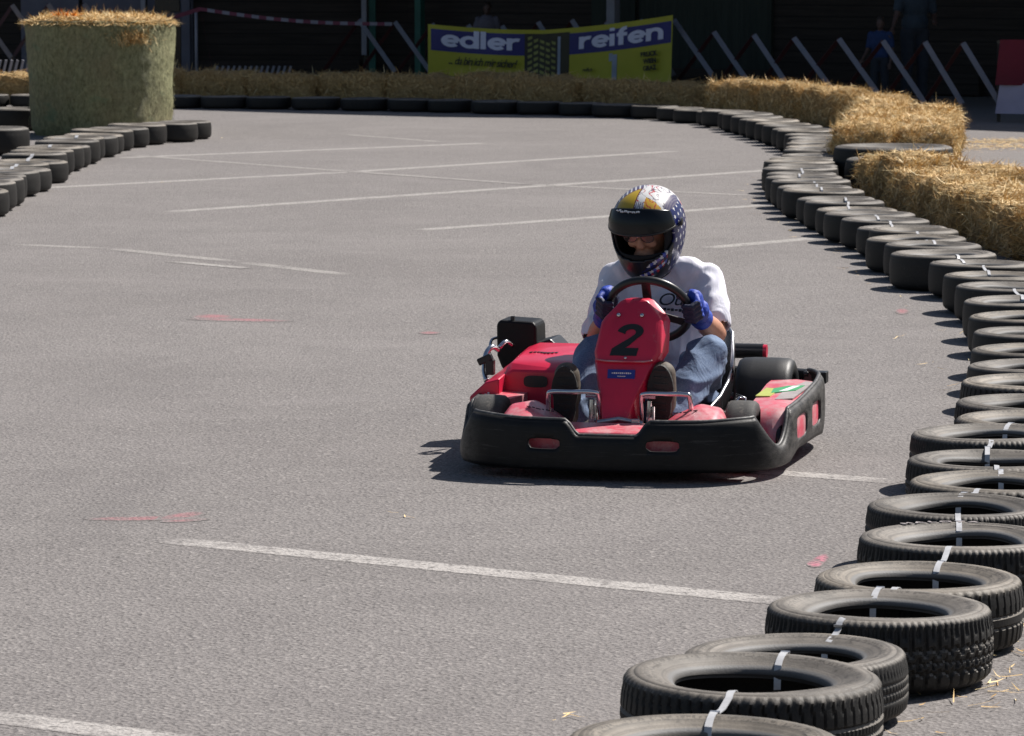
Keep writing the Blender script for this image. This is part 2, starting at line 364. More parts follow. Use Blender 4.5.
def wrinkle(amp,sc,str_=(1,1,1),seed=0):
    def f(p):
        q=Vector((p.x*str_[0],p.y*str_[1],p.z*str_[2]))*sc+Vector((seed,seed*.7,0))
        a=noise.noise(q); b_=1-abs(noise.noise(q*1.9+Vector((5,3,1))))*2.2
        return amp*(a*.7+b_*.45)
    return f
def interp(path,n=None,step=None):
    pts=[Vector(p) for p in path]; L=[0]
    for a,b_ in zip(pts,pts[1:]): L.append(L[-1]+(b_-a).length)
    def at(s):
        s=max(0,min(L[-1],s))
        for i in range(len(pts)-1):
            if s<=L[i+1]+1e-9: return pts[i].lerp(pts[i+1],(s-L[i])/max(1e-9,L[i+1]-L[i]))
        return pts[-1]
    return at,L[-1]
ONES='first second third fourth fifth sixth seventh eighth ninth tenth eleventh twelfth thirteenth fourteenth fifteenth sixteenth seventeenth eighteenth nineteenth'.split()
def nth(n):
    if n<20: return ONES[n-1]
    t=['twenty','thirty','forty','fifty','sixty','seventy','eighty','ninety'][n//10-2]
    return (t[:-1]+'ieth') if n%10==0 else t+' '+ONES[n%10-1]

# ------------------------------------------------------------------ ground and markings
g=MB(); g.add([(-150,-20,0),(150,-20,0),(150,260,0),(-150,260,0)],[(0,1,2,3)])
meta(g.build('ground',M['asphalt']),kind='structure')
def wear(o,vals):
    at=o.data.attributes.new('wear','FLOAT','POINT')
    for i,v in enumerate(vals): at.data[i].value=v
def stripe(p0,p1,w,mat,z=.0007,name='lane_marking',n=1):
    a=G(*p0);b_=G(*p1);d=(b_-a).normalized();x=Vector((-d.y,d.x,0))*w*.58
    k=MB(); n=max(4,int((b_-a).length/.2)); vs=[];fs=[];wv=[]
    for i in range(n+1):
        p=a.lerp(b_,i/n)
        for t in (-1,-.72,.72,1):
            vs.append(p+x*t+Vector((0,0,z))); wv.append(0 if abs(t)==1 or i in(0,n) else 1)
        if i:
            q=4*i; fs+=[(q-4+j,q-3+j,q+1+j,q+j) for j in range(3)]
    k.add(vs,fs); o=k.build(name,mat); wear(o,wv); return meta(o,kind='structure')
stripe((168,540),(800,603),.125,M['line'])
stripe((-40,712),(190,742),.125,M['line'])
stripe((640,462),(900,482),.12,M['line'])
stripe((165,212),(772,170),.15,M['line_far'])
stripe((418,230),(780,204),.14,M['line_far'])
stripe((705,248),(828,237),.14,M['line_far'])
stripe((40,188),(350,172),.15,M['line_far']); stripe((350,172),(678,151),.15,M['line_far'])
stripe((115,158),(490,143),.16,M['line_far'])
stripe((130,155),(350,171.5),.11,M['line_worn'],.0013); stripe((345,171.2),(530,184.5),.12,M['line_worn'],.0020); stripe((520,183.8),(760,196),.11,M['line_worn'],.0013)
stripe((8,244),(110,248.5),.12,M['line_worn']); stripe((105,248.3),(240,262),.12,M['line_worn'],.0013); stripe((170,261.5),(248,268.5),.09,M['line_far'],.0020); stripe((235,261.5),(350,275),.12,M['line_worn'])
stripe((340,134),(445,142),.10,M['line_worn'])
stripe((985,183),(1060,171),.14,M['line_far'])
SPZ=[.0008]
def splash(blobs,mat,name='paint_mark'):
    """soft-edged spray: flat ellipses (centre px, half sizes px, slope) lying on the asphalt"""
    k=MB(); wv=[]
    for cx,cy,rx,ry,sl in blobs:
        SPZ[0]+=.00012; vs=[];n=28
        for t,w_ in ((1.0,0),(.6,.7),(.25,1)):
            for i in range(n):
                a=2*PI*i/n; x=cx+rx*t*math.cos(a); y=cy+ry*t*math.sin(a)+sl*(x-cx); vs.append(G(x,y)+Vector((0,0,SPZ[0]))); wv.append(w_)
        vs.append(G(cx,cy)+Vector((0,0,SPZ[0]))); wv.append(1)
        fs=[(r*n+i,r*n+(i+1)%n,(r+1)*n+(i+1)%n,(r+1)*n+i) for r in range(2) for i in range(n)]+[(2*n+i,2*n+(i+1)%n,3*n) for i in range(n)]
        k.add(vs,fs)
    o=k.build(name,mat); wear(o,wv); meta(o,kind='structure')
splash([(145,518.5,62,2.4,-.01),(182,516,26,3.6,-.13),(185,520.5,26,1.8,-.05)],M['pink'])
splash([(820,560,10,5.5,-.35),(815,564,9,3.5,0)],M['pink_strong'])
splash([(212,317,22,2.8,0),(240,320,55,1.8,.02)],M['pink'])
splash([(902,311.5,7,3.0,0)],M['pink'])
splash([(430,333,12,1.6,0)],M['pink'])

# ------------------------------------------------------------------ tyres
def tyre_mesh(name,R,W,seg,pattern,mat,seed,rows=22):
    rnd=random.Random(seed); ph=rnd.random()*6
    k=R/.31
    prof=[(.183*k,.042,0),(.186*k,.026,0),(.20*k,.010,0),(.235*k,0,0),(.268*k,.004,0),(.293*k,.018,0)]
    z0,z1=.030,W-.028
    for i in range(rows+1):
        t=i/rows; zz=z0+(z1-z0)*t; rr=(.310-.006*abs(2*t-1)**3)*k; prof.append((rr,zz,1))
    prof+=[(.3035*k,W-.017,2),(.297*k,W-.008,2),(.286*k,W-.003,2),(.279*k,W-.0035,0),(.275*k,W-.0005,0),(.250*k,W,0),(.246*k,W-.003,0),(.228*k,W-.005,0),(.224*k,W-.009,0),(.207*k,W-.012,0),(.200*k,W-.017,0),(.192*k,W-.019,0),(.186*k,W-.025,0),(.182*k,W-.034,0),(.185*k,W-.043,0),(.21*k,W-.032,0),(.25*k,W-.020,0),(.285*k,W-.035,0),(.297*k,W*.72,0),(.299*k,W/2,0),(.297*k,W*.28,0),(.285*k,.034,0),(.25*k,.020,0),(.21*k,.032,0)]
    P=len(prof); vs=[];fs=[]
    def depth(a,t,j):
        u=a/(2*PI)
        if pattern=='far': return .006 if (abs(t-.35)<.04 or abs(t-.65)<.04) else 0
        if pattern=='ribs':
            d=0
            for c in (.27,.45,.62):
                if abs(t-c)<.028: d=.007
            s_=(u*66+(.55*t))%1
            if (t>.66 or t<.2) and s_<.17: d=.006
            if .3<t<.6 and ((u*132+.4)%1)<.14: d=max(d,.003)
            return d
        if pattern=='zigzag':
            d=0
            z=(u*48)%1; tri=abs(z-.5)*2
            for c in (.2,.42,.64): 
                if abs(t-c-.09*(tri-.5))<.030: d=.008
            s_=(u*48+.5+(.5 if .31<t<.53 else 0))%1
            if s_<.15: d=.008
            if t>.86 and ((u*96)%1)<.45: d=.006
            return d
        if pattern=='slots':
            d=0
            for c in (.38,.6):
                if abs(t-c)<.022: d=.006
            s_=(u*58-.35*t)%1
            if (t>.62) and s_<.22: d=.007
            if t<.36 and ((u*58+.3)%1)<.2: d=.006
            return d
        if pattern=='fine':
            d=0
            for c in (.16,.33,.50,.67,.84):
                if abs(t-c)<.018: d=.005
            if ((u*120+.9*abs(t-.5))%1)<.2: d=max(d,.0025)
            return d
        return 0
    for s_ in range(seg):
        a=2*PI*s_/seg
        wob=.005*math.sin(2*a+ph)+.003*math.sin(3*a+ph*2)
        for r,z,kd in prof:
            d=0
            if kd==1: d=depth(a,(z-z0)/(z1-z0),0)
            elif kd==2 and pattern!='far':
                f=58 if pattern=='slots' else 66 if pattern=='ribs' else 96
                if ((a/(2*PI)*f+(.0 if pattern=='zigzag' else .3))%1)<.3: d=.0035
            rr=r-d
            w=max(0,min(1,(.285*k-r)/(.1*k)))
            zz=z+(wob*w if z>W*.5 else 0)
            rr*=1+.006*math.sin(2*a+ph*1.3)
            vs.append((rr*math.cos(a),rr*math.sin(a),zz))
    for s_ in range(seg):
        l=(s_+1)%seg
        for i in range(P):
            j=(i+1)%P; fs.append((s_*P+i,l*P+i,l*P+j,s_*P+j))
    me=bpy.data.meshes.new(name); me.from_pydata(vs,[],fs); me.materials.append(mat)
    bm=bmesh.new(); bm.from_mesh(me); bmesh.ops.recalc_face_normals(bm,faces=bm.faces); bm.to_mesh(me); bm.free()
    me.polygons.foreach_set('use_smooth',[True]*len(me.polygons)); me.set_sharp_from_angle(angle=.7); me.update(); return me
TM={'ribs':tyre_mesh('ribbed_tyre',.31,.20,396,'ribs',M['rubber'],1),
    'zigzag':tyre_mesh('zigzag_tyre',.31,.20,384,'zigzag',M['rubber'],2),
    'slots':tyre_mesh('slotted_tyre',.31,.20,406,'slots',M['rubber_brown'],3),
    'slots2':tyre_mesh('fine_ribbed_tyre',.31,.20,480,'fine',M['rubber'],7),
    'far':tyre_mesh('plain_tyre',.31,.20,96,'far',M['rubber'],4,10),
    'far2':tyre_mesh('plain_dusty_tyre',.31,.20,96,'far',M['rubber_brown'],5,10)}
def put_tyre(kind,x,y,R,W,label,group,z=0,tilt=(0,0)):
    o=bpy.data.objects.new('car_tyre',TM[kind]); COL.objects.link(o)
    o.location=(x,y,z); o.scale=(R/.31,R/.31,W/.20); o.rotation_euler=(tilt[0],tilt[1],random.random()*6.28)
    return meta(o,label,'tyre',group)
near=[ # px centre, py of the top ring's centre, R, width, mesh
 (704,738,.305,.20,'slots'),(751,674,.31,.215,'ribs'),(806,648,.285,.165,'slots2'),(871,608,.298,.20,'zigzag'),
 (917,578,.29,.19,'slots'),(960,536,.30,.20,'zigzag'),(957,505,.285,.19,'slots2'),(996,481,.29,.185,'slots'),
 (993,458,.295,.19,'ribs'),(995,432,.30,.20,'slots2'),(1027,418,.27,.19,'slots'),(1030,403,.29,.19,'ribs'),
 (1033,381,.29,.20,'slots'),(1036,365,.29,.19,'far'),(1036,349,.285,.19,'far2'),(1036,332,.29,.2,'far'),(1029,315,.29,.19,'far2'),
 (1022,300,.29,.2,'far'),(1010,286,.285,.19,'far'),(997,275,.29,.2,'far2'),(981,263,.29,.19,'far')]
P=[]
for px,py,R,W,kd in near:
    c=G(px,py,W); P.append([c.x,c.y,R,W,kd])
P0=[p[:] for p in P]
for it in range(300):
    for i in range(len(P)-1):
        a,b_=P[i],P[i+1]; dx,dy=b_[0]-a[0],b_[1]-a[1]; d=math.hypot(dx,dy); need=(a[2]+b_[2])*.975
        if d<need:
            k=(need-d)/d*.5*.5
            a[0]-=dx*k;a[1]-=dy*k;b_[0]+=dx*k;b_[1]+=dy*k
    for p,q in zip(P,P0):
        p[0]+=(q[0]-p[0])*.01; p[1]+=(q[1]-p[1])*.01
# the rest of the right-hand row follows the kerb of the bend, then runs along the foot of the far bales
path=[(P[-1][0],P[-1][1]),(2.46,22.7),(2.45,23.9),(2.44,25.2),(2.36,26.4),(2.28,28.2),(2.24,29.6),(2.28,31.4),(2.42,33.2),(2.68,35.4),(2.84,36.8),(2.86,38.4),(2.78,39.8),(2.64,41.6),(2.50,43.2),(2.30,44.6),(1.75,46.0),(1.0,46.9),(-.85,48.1),(-2.4,48.8),(-4.1,49.4),(-6.3,49.8),(-9.5,49.8)]
at,L=interp([(x,y,0) for x,y in path]); s=.60; k=0
while s<L:
    p=at(s); far=p.y>44
    R=random.choice((.28,.29,.30,.305)); W=.15 if far else random.choice((.18,.19,.20,.205))
    jx=random.uniform(-.03,.03)
    P.append([p.x+jx,p.y+random.uniform(-.02,.02),R,W,random.choice(('far','far','far2')) if not far else 'far'])
    s+=R*2+.025
NEARL={1:'brown dusty car tyre cut off by the bottom edge, nearest of all the tyres',2:'black ribbed car tyre second from the near end, strap crossing its front rim',
 3:'thin low grey tyre half hidden behind the ribbed second tyre',4:'chunky zigzag-treaded tyre, fourth from the near end, straw at its foot',
 5:'tyre beside the pink paint blot, fifth from the near end with a wide open hole',6:'tyre with pale maker lettering on its upper sidewall',
 7:'grey tyre directly behind the one with pale lettering'}
TY=[]
for i,(x,y,R,W,kd) in enumerate(P):
    n=i+1
    if n in NEARL: lab=NEARL[n]
    elif y<44: lab='flat-lying car tyre, %s from the near end of the right-hand row'%nth(n)
    else: lab='dark tyre at the foot of the far bales, %s along the whole right-hand chain'%nth(n)
    tl=(random.uniform(-.012,.012),random.uniform(-.012,.012))
    if n==3: tl=(.02,-.02)
    TY.append(put_tyre(kd,x,y,R,W,lab,'tyres chained along the right side and far end of the track',.004 if abs(tl[0])>.002 else 0,tl))
# lettering on the sixth tyre
x,y,R,W,kd=P[5]; TY[5].rotation_euler=(0,0,0)
for i,ch in enumerate('MALOYA'):
    a=math.radians(122-i*9.5); rr=.262
    # stands on the tyre's local frame
    mt=frame((rr*math.cos(a),rr*math.sin(a),.2025),(math.sin(a),-math.cos(a),0),(math.cos(a),math.sin(a),0))
    text('raised_letter',ch,.034,M['greysticker'],TY[5],mt,.001,.0012,sx=1.4)
# left-hand row round the infield
path=[(-3.97,28.4),(-4.0,32),(-4.05,35.3),(-3.97,38.6),(-3.78,39.9),(-3.40,40.8),(-3.28,41.5)]
at,L=interp([(x,y,0) for x,y in path]); s=0; n=0; LT=[]
while s<L+.1:
    p=at(s); n+=1; R=random.choice((.28,.29,.30,.31)); W=random.choice((.18,.19,.2,.21))
    put_tyre(random.choice(('far','far2')),p.x+random.uniform(-.05,.03),p.y,R,W,'worn car tyre, %s counting from the near end of the left row'%nth(n),'tyres lying in the left row beside the round bale',.003,(random.uniform(-.02,.02),random.uniform(-.02,.02)))
    LT.append((p.x,p.y,R,W)); s+=R*2+.02
put_tyre('far',-4.95,37.9,.38,.26,'big dark tyre at the left edge, in front of the round bale','big dark tyres left of the round bale')
put_tyre('far',-5.35,43.2,.36,.24,'big dark tyre at the left edge, behind the round bale','big dark tyres left of the round bale')
put_tyre('far',3.17,33.25,.50,.31,'large black tractor tyre between the golden bales, the one behind','large tyres between the bale groups')
put_tyre('far',3.16,32.0,.50,.27,'large black tractor tyre between the golden bales, the one in front','large tyres between the bale groups')

# straps that tie neighbouring tyres together
def strap(a,b_,off,label,w=.026):
    (x0,y0,R0,W0),(x1,y1,R1,W1)=a,b_
    c0=Vector((x0,y0,0));c1=Vector((x1,y1,0)); u=(c1-c0).normalized(); v=Vector((-u.y,u.x,0))
    r0=.185*R0/.31; r1=.185*R1/.31; D=(c1-c0).length; o0=off; o1=off*.4
    k0=R0/.31; k1=R1/.31; mz=min(W0,W1)
    A_=[(.180,-.070),(.182,-.034),(.190,-.014),(.206,-.006),(.226,.000),(.250,.0035),(.276,.0035),(.296,-.004)]
    A0=A_ if W0>=W1-.018 else A_[:6]; A1=A_ if W1>=W0-.018 else A_[:6]
    if len(A0)<8 or len(A1)<8:
        pts=[c0+u*(r*k0)+v*o0+Vector((0,0,W0+z+.001)) for r,z in A0]
        if len(A0)<8: pts+=[c1-u*(.314*k1)+v*(o0+o1)/2+Vector((0,0,W1-.020))]
        else: pts+=[c0+u*(.314*k0)+v*(o0+o1)/2+Vector((0,0,W0-.020))]
        pts+=[c1-u*(r*k1)+v*o1+Vector((0,0,W1+z+.001)) for r,z in A1[::-1]]
    else: pts=[c0+u*(r*k0)+v*o0+Vector((0,0,W0+z)) for r,z in A_]+[(c0+u*R0+c1-u*R1)/2+v*(o0+o1)/2+Vector((0,0,mz-.004))]+[c1-u*(r*k1)+v*o1+Vector((0,0,W1+z)) for r,z in A_[::-1]]
    k=MB(); vs=[];fs=[]
    for i,p in enumerate(pts):
        tw=.0008*math.sin(i*1.7+x0*9)
        for sg,dz in((-1,0),(1,0),(1,.0022),(-1,.0022)): vs.append(p+v*sg*w/2+Vector((0,0,dz+sg*tw)))
        if i:
            q=4*i; fs+=[(q-4+j,q-4+(j+1)%4,q+(j+1)%4,q+j) for j in range(4)]
    fs+=[(3,2,1,0),tuple(4*(len(pts)-1)+j for j in range(4))]
    k.add(vs,fs)
    if y0<15: k.box((pts[7]+pts[6])/2+Vector((0,0,.003)),(w*1.25,.016,.006),1,Matrix.Rotation(math.atan2(u.y,u.x)-PI/2,3,'Z'))
    o=k.build('tie_strap',[M['strap'],M['steel']],auto=.5); return meta(o,label,'strap','silver straps tying the tyres together')
offs=[.02,-.03,-.01,.05,-.02,.0,.03,-.02,.02,0]
for i in range(36):
    if P[i][1]>44.5: break
    if i>9 and (i*7)%3==0: continue
    strap(P[i][:4],P[i+1][:4],offs[i] if i<10 else random.uniform(-.05,.05),'silver strap tying the %s and %s tyres of the right-hand row'%(nth(i+1),nth(i+2)),.017 if i<12 else .016)
for i in (3,6,8,11,14): strap(LT[i],LT[i+1],.03,'silver strap tying the %s and %s tyres of the left row'%(nth(i+1),nth(i+2)),.03)

# ------------------------------------------------------------------ straw bales
def strand(k,p,d,L,w,mi,nm=Vector((0,0,1))):
    d=d.normalized(); s_=(d.cross(nm+Vector((random.uniform(-.45,.45),random.uniform(-.45,.45),random.uniform(-.3,.3))))).normalized()*w
    q=p+d*L*.5+Vector((0,0,-.06*L*random.random()))
    e=p+d*L
    k.add([p-s_,p+s_,q+s_*.8,q-s_*.8,e],[(0,1,2,3),(3,2,4)],mi)
def bale_mesh(name,mat,seed,n=5200,dims=(.95,.46,.40)):
    rnd=random.Random(seed); random.seed(seed)
    bm=bmesh.new(); bmesh.ops.create_cube(bm,size=1); bmesh.ops.subdivide_edges(bm,edges=bm.edges[:],cuts=11,use_grid_fill=True)
    for v in bm.verts:
        p=v.co; q=Vector((abs(p.x*2)**6,abs(p.y*2)**6,abs(p.z*2)**6)); k=(q.x+q.y+q.z)**(-1/6) if p.length>0 else 1
        c=Vector((p.x*dims[0],p.y*dims[1],p.z*dims[2]))*(.35*k+.65*min(1,k*1.0))
        nrm=noise.noise(c*5+Vector((seed,0,0)))*.050+noise.noise(c*14)*.030+noise.noise(c*30)*.012
        tw=-.012 if (abs(abs(c.x)-.2)<.03) else 0
        c+=p.normalized()*(nrm+tw); c.z+=dims[2]/2; c.z=max(c.z,.001); v.co=c
    k=MB(); k.v=[tuple(v.co) for v in bm.verts]; bm.verts.index_update()
    k.f=[tuple(v.index for v in f.verts) for f in bm.faces]; k.mi=[0]*len(k.f)
    fc=[(f.calc_center_median(),f.normal.copy()) for f in bm.faces]; bm.free()
    for i in range(n):
        c,nm=random.choice(fc)
        if c.z<.03: continue
        p=c+Vector([random.uniform(-.035,.035) for _ in range(3)])
        t=Vector([random.uniform(-1,1) for _ in range(3)]); t-=nm*t.dot(nm); t.x*=.8
        d=t.normalized()*1.0+nm*random.uniform(.0,1.2 if random.random()<.22 else .28)
        strand(k,p-nm*.006,d,random.uniform(.04,.16 if random.random()<.3 else .11),random.uniform(.0018,.0040),1,nm)
    me=bpy.data.meshes.new(name); me.from_pydata(k.v,[],k.f); me.materials.append(M['straw_core']); me.materials.append(mat)
    me.polygons.foreach_set('material_index',k.mi); me.update(); return me
BM_=[bale_mesh('bale%d'%i,M['straw'],20+i) for i in range(3)]
BD=[bale_mesh('shadedbale%d'%i,M['straw_shaded'],30+i,3200) for i in range(2)]
random.seed(5)
def put_bale(meshes,x,y,rz,sc,label,group,z=0,tilt=0):
    o=bpy.data.objects.new('straw_bale',random.choice(meshes)); COL.objects.link(o)
    o.location=(x,y,z); o.scale=sc; o.rotation_euler=(tilt,0,rz+(PI if random.random()<.5 else 0)); return meta(o,label,'straw bale',group)
def bale_row(meshes,path,lab,group,sc=(1,1,1),start=0,n0=1):
    at,L=interp([(x,y,0) for x,y in path]); s=start+.475*sc[0]; n=n0; step=.92*sc[0]
    while s<L:
        p=at(s); a=at(s-.3); b_=at(s+.3); ang=math.atan2(b_.y-a.y,b_.x-a.x)
        hh=sc[2]*random.uniform(.88,1.07)
        put_bale(meshes,p.x+random.uniform(-.03,.03),p.y+random.uniform(-.03,.03),ang+random.uniform(-.10,.10),(sc[0],sc[1],hh),lab%nth(n),group); s+=step; n+=1
    return n
bale_row(BD,[(-9.6,50.9),(-6.6,50.7),(-4,50.35),(-.7,49.2),(1.2,47.95),(2.35,46.75)],'straw bale in the shaded far wall, %s from the left end','straw bales in the shaded far wall',(1,1,1.03))
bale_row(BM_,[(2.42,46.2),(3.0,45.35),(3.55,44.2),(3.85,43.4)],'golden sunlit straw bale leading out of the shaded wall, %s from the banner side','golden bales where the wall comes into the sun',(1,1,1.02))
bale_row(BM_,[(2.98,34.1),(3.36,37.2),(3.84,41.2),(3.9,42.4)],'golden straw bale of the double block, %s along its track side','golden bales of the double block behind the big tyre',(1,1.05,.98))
bale_row(BM_,[(3.46,34.1),(3.84,36.8),(4.22,39.9)],'golden straw bale of the double block, %s along its outer side','golden bales of the double block behind the big tyre',(1,1.05,1.0))
bale_row(BM_,[(2.94,31.15),(3.20,27.2),(3.39,24.4),(3.56,21.2)],'golden straw bale in the row nearest the camera, %s from its far end','golden bales in the nearest row',(1,1.12,.92))
put_bale(BM_,3.52,29.6,-1.45,(1,1,.8),'low golden straw bale on the outer side of the nearest bale row','golden bales in the nearest row')

# round bale
rb=empty('round_bale',(-4.33,42.2,0),0,'tall round bale wrapped in green netting with loose golden straw on top','straw bale')
k=MB(); prof=[]; NS=96; NZ=34; Hh=1.20
vs=[];fs=[]
for i in range(NZ+1):
    t=i/NZ; z=t*Hh
    for j in range(NS):
        a=2*PI*j/NS
        r=.720+.060*min(1,t*1.5)**1.5+.010*math.sin(t*5)
        r+=noise.noise(Vector((math.cos(a)*2,math.sin(a)*2,z*2.2)))*.030+noise.noise(Vector((math.cos(a)*9,math.sin(a)*9,z*8)))*.010
        if t<.05: r-=.03*(1-t/.05)
        if t>.96: r-=.04*(t-.96)/.04
        vs.append((r*math.cos(a),r*math.sin(a),z))
for i in range(NZ):
    for j in range(NS):
        l=(j+1)%NS; fs.append((i*NS+j,i*NS+l,(i+1)*NS+l,(i+1)*NS+j))
k.add(vs,fs); k.build('net_wrap',M['net'],rb,smooth=True)
k=MB(); rings=10; vs=[(0,0,Hh+.05)];fs=[]
for i in range(1,rings+1):
    r=.76*i/rings
    for j in range(48):
        a=2*PI*j/48; z=Hh+.045-.05*(i/rings)**4+noise.noise(Vector((r*math.cos(a)*5,r*math.sin(a)*5,0)))*.03
        vs.append((r*math.cos(a),r*math.sin(a),z))
for j in range(48): fs.append((0,1+j,1+(j+1)%48))
for i in range(rings-1):
    for j in range(48):
        l=(j+1)%48; a0=1+i*48; fs.append((a0+j,a0+l,a0+48+l,a0+48+j))
k.add(vs,fs,0)
for i in range(5200):
    a=random.uniform(0,2*PI); r=.79*math.sqrt(random.random()) if random.random()<.6 else random.uniform(.68,.79)
    p=Vector((r*math.cos(a),r*math.sin(a),Hh+.04-.07*(r/.78)**6))
    d=Vector((random.uniform(-1,1),random.uniform(-1,1),random.uniform(-.05,.45)))
    if r>.70: d=Vector((d.x*.7-math.sin(a)*.3,d.y*.7+math.cos(a)*.3,d.z*.6-.15))
    strand(k,p,d,random.uniform(.05,.15),random.uniform(.0025,.005),1)
for i in range(60):
    a=-2.2+random.uniform(-.25,.25); r=random.uniform(.45,.62); p=Vector((r*math.cos(a),r*math.sin(a),Hh+.05)); strand(k,p,Vector((random.uniform(-1,1),random.uniform(-1,1),.4)),random.uniform(.06,.12),.007,2)
# torn patch high on the right side
for i in range(420):
    a=-1.05+random.gauss(0,.14); z=Hh-.17+random.gauss(0,.035); p=Vector((.775*math.cos(a),.775*math.sin(a),z))
    strand(k,p,Vector((math.cos(a)*.4+random.uniform(-.6,.6),math.sin(a)*.4+random.uniform(-.3,.3),random.uniform(-.6,.3))),random.uniform(.04,.10),.004,1)
for i in range(1500):
    a=random.uniform(0,2*PI); z=random.uniform(.02,Hh); r=.75+.04*z/Hh; p=Vector((r*math.cos(a),r*math.sin(a),z))
    strand(k,p,Vector((-math.sin(a)*random.uniform(-1,1)+math.cos(a)*.3,math.cos(a)*random.uniform(-1,1)+math.sin(a)*.3,random.uniform(-1,1))),random.uniform(.02,.06),.002,3)
k.build('loose_straw',[M['straw_core'],M['straw'],M['orange'],M['net']],rb)

# loose straw on the ground
k=MB()
def litter(cx,cy,sx,sy,n):
    for i in range(n):
        p=Vector((random.gauss(cx,sx),random.gauss(cy,sy),random.uniform(.002,.016)))
        strand(k,p,Vector((random.uniform(-1,1),random.uniform(-1,1),random.uniform(-.03,.12))),random.uniform(.03,.10),random.uniform(.0012,.0028),0)
for px,py,n in ((985,143,900),(1010,147,900),(1035,141,900),(960,150,300)):
    c=G(px,py); litter(c.x,c.y,.35,.22,n)
for i in range(3,8):
    c=P[i]; litter(c[0]+.30,c[1]-.12,.05,.10,22)
for i in range(0,16):
    c=P[i]; litter(c[0]+.34,c[1]+.1,.12,.3,16)
for i in range(14,40): 
    c=P[i]; litter(c[0]-.38,c[1],.05,.25,2); litter(c[0]+.3,c[1],.15,.3,60)
for px,py in ((402,518),(566,716),(222,139),(165,183),(898,338),(930,365)):
    c=G(px,py); litter(c.x,c.y,.012,.02,3)
meta(k.build('straw_litter',M['straw']),'loose golden straw scattered over the asphalt beside the tyres','loose straw',kind='stuff')

# ------------------------------------------------------------------ hall in the background
FAC=[(-22,59.5),(-1.5,59),(7.5,52.5),(16,47.5)]
def fac(px,off=0):
    """plan point of the facade seen at column px (off metres in front of it)"""
    a=(px-512)/FPX/math.cos(TH)
    for (x0,y0),(x1,y1) in zip(FAC,FAC[1:]):
        # x=a*y
        dx,dy=x1-x0,y1-y0; t=(a*y0-x0)/(dx-a*dy)
        if -1e-6<=t<=1+1e-6:
            n=Vector((dy,-dx)).normalized()
            if n.y>0: n=-n
            return Vector((x0+dx*t+n.x*off,y0+dy*t+n.y*off)),math.atan2(dy,dx)
    return Vector((a*58,58)),0
hall=empty('market_hall',(0,60,0),0,'dark timber hall with green and pale posts behind the scissor barrier','building')
def hpart(k,name,mat,bev=0):
    o=k.build(name,mat,None,bevel=bev); o.parent=hall; o.matrix_parent_inverse=Matrix.Translation((0,-60,0)); return o
HW=5.2
def wallseg(x0,y0,x1,y1,mat,name='wall',th=.2,z0=0,z1=HW):
    k=MB(); d=Vector((x1-x0,y1-y0,0)); L=d.length; c=Vector(((x0+x1)/2,(y0+y1)/2,(z0+z1)/2)); ang=math.atan2(d.y,d.x)
    k2=MB(); k2.box((0,0,0),(L,th,z1-z0)); o=k2.build(name,mat); o.location=c-Vector((0,60,0)); o.rotation_euler=(0,0,ang); o.parent=hall; return o
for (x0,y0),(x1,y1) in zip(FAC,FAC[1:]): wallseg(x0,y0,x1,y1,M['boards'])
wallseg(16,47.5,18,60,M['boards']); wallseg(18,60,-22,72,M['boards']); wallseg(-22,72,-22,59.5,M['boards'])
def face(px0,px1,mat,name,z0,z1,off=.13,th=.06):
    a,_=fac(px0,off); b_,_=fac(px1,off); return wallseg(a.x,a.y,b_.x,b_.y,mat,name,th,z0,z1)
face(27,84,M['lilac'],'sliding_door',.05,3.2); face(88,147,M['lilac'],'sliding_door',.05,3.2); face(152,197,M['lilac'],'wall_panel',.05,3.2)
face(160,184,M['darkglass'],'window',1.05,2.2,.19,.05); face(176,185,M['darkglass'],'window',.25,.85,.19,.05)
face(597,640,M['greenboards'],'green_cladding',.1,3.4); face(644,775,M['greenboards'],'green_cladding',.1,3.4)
face(365,372,M['darkglass'],'door',.02,2.2,.14,.04)
def post(px,w,mat,off,z0=0,name='post'):
    p,a=fac(px,off); k=MB(); k.box((0,0,0),(w,w,HW-z0)); o=k.build(name,mat,bevel=.008); o.location=(p.x,p.y-60,(HW+z0)/2); o.rotation_euler=(0,0,a); o.parent=hall
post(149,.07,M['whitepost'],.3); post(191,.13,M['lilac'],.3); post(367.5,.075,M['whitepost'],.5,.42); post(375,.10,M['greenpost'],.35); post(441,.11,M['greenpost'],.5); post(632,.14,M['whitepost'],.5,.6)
post(1040,.12,M['greenpost'],.3)
k=MB(); a,_=fac(0,.02); b_,_=fac(365,.02)
face(200,362,M['boards'],'plinth',.02,.35,.16,.1)
face(660,985,M['boards'],'plinth',.02,.3,.22,.1)
# unseen canopy, added and shaped so its edge throws the shade line; sun direction per metre of height is (+.60,+.50)
SH=[(-18,55.5),(-6.6,53.4),(-5.0,49.9),(-4.1,49.0),(-2.2,47.6),(-.8,46.7),(2.2,46.0),(3.1,45.5),(5.3,43.0),(10,38.6),(17,33)]
ZC=4.6
edge=[(x+.66*ZC,y+.52*ZC) for x,y in SH]
back=[(22,46),(20,62),(-22,73),(-24,60)]
poly=edge+back
k=MB(); k.prism(poly,lambda p:Vector((p[0],p[1],ZC)),lambda p:Vector((p[0],p[1],ZC+.18)))
o=k.build('shade_canopy',M['roof']); o.parent=hall; o.matrix_parent_inverse=Matrix.Translation((0,-60,0))
k=MB(); k.prism([(-22,60.5),(-1.5,60),(7.5,53.5),(16,48.5),(18,60),(-20,72)],lambda p:Vector((p[0],p[1],ZC+.2)),lambda p:Vector((p[0]*.9,64+(p[1]-64)*.2,ZC+3.6)))
o=k.build('pitched_roof',M['roof']); o.parent=hall; o.matrix_parent_inverse=Matrix.Translation((0,-60,0))

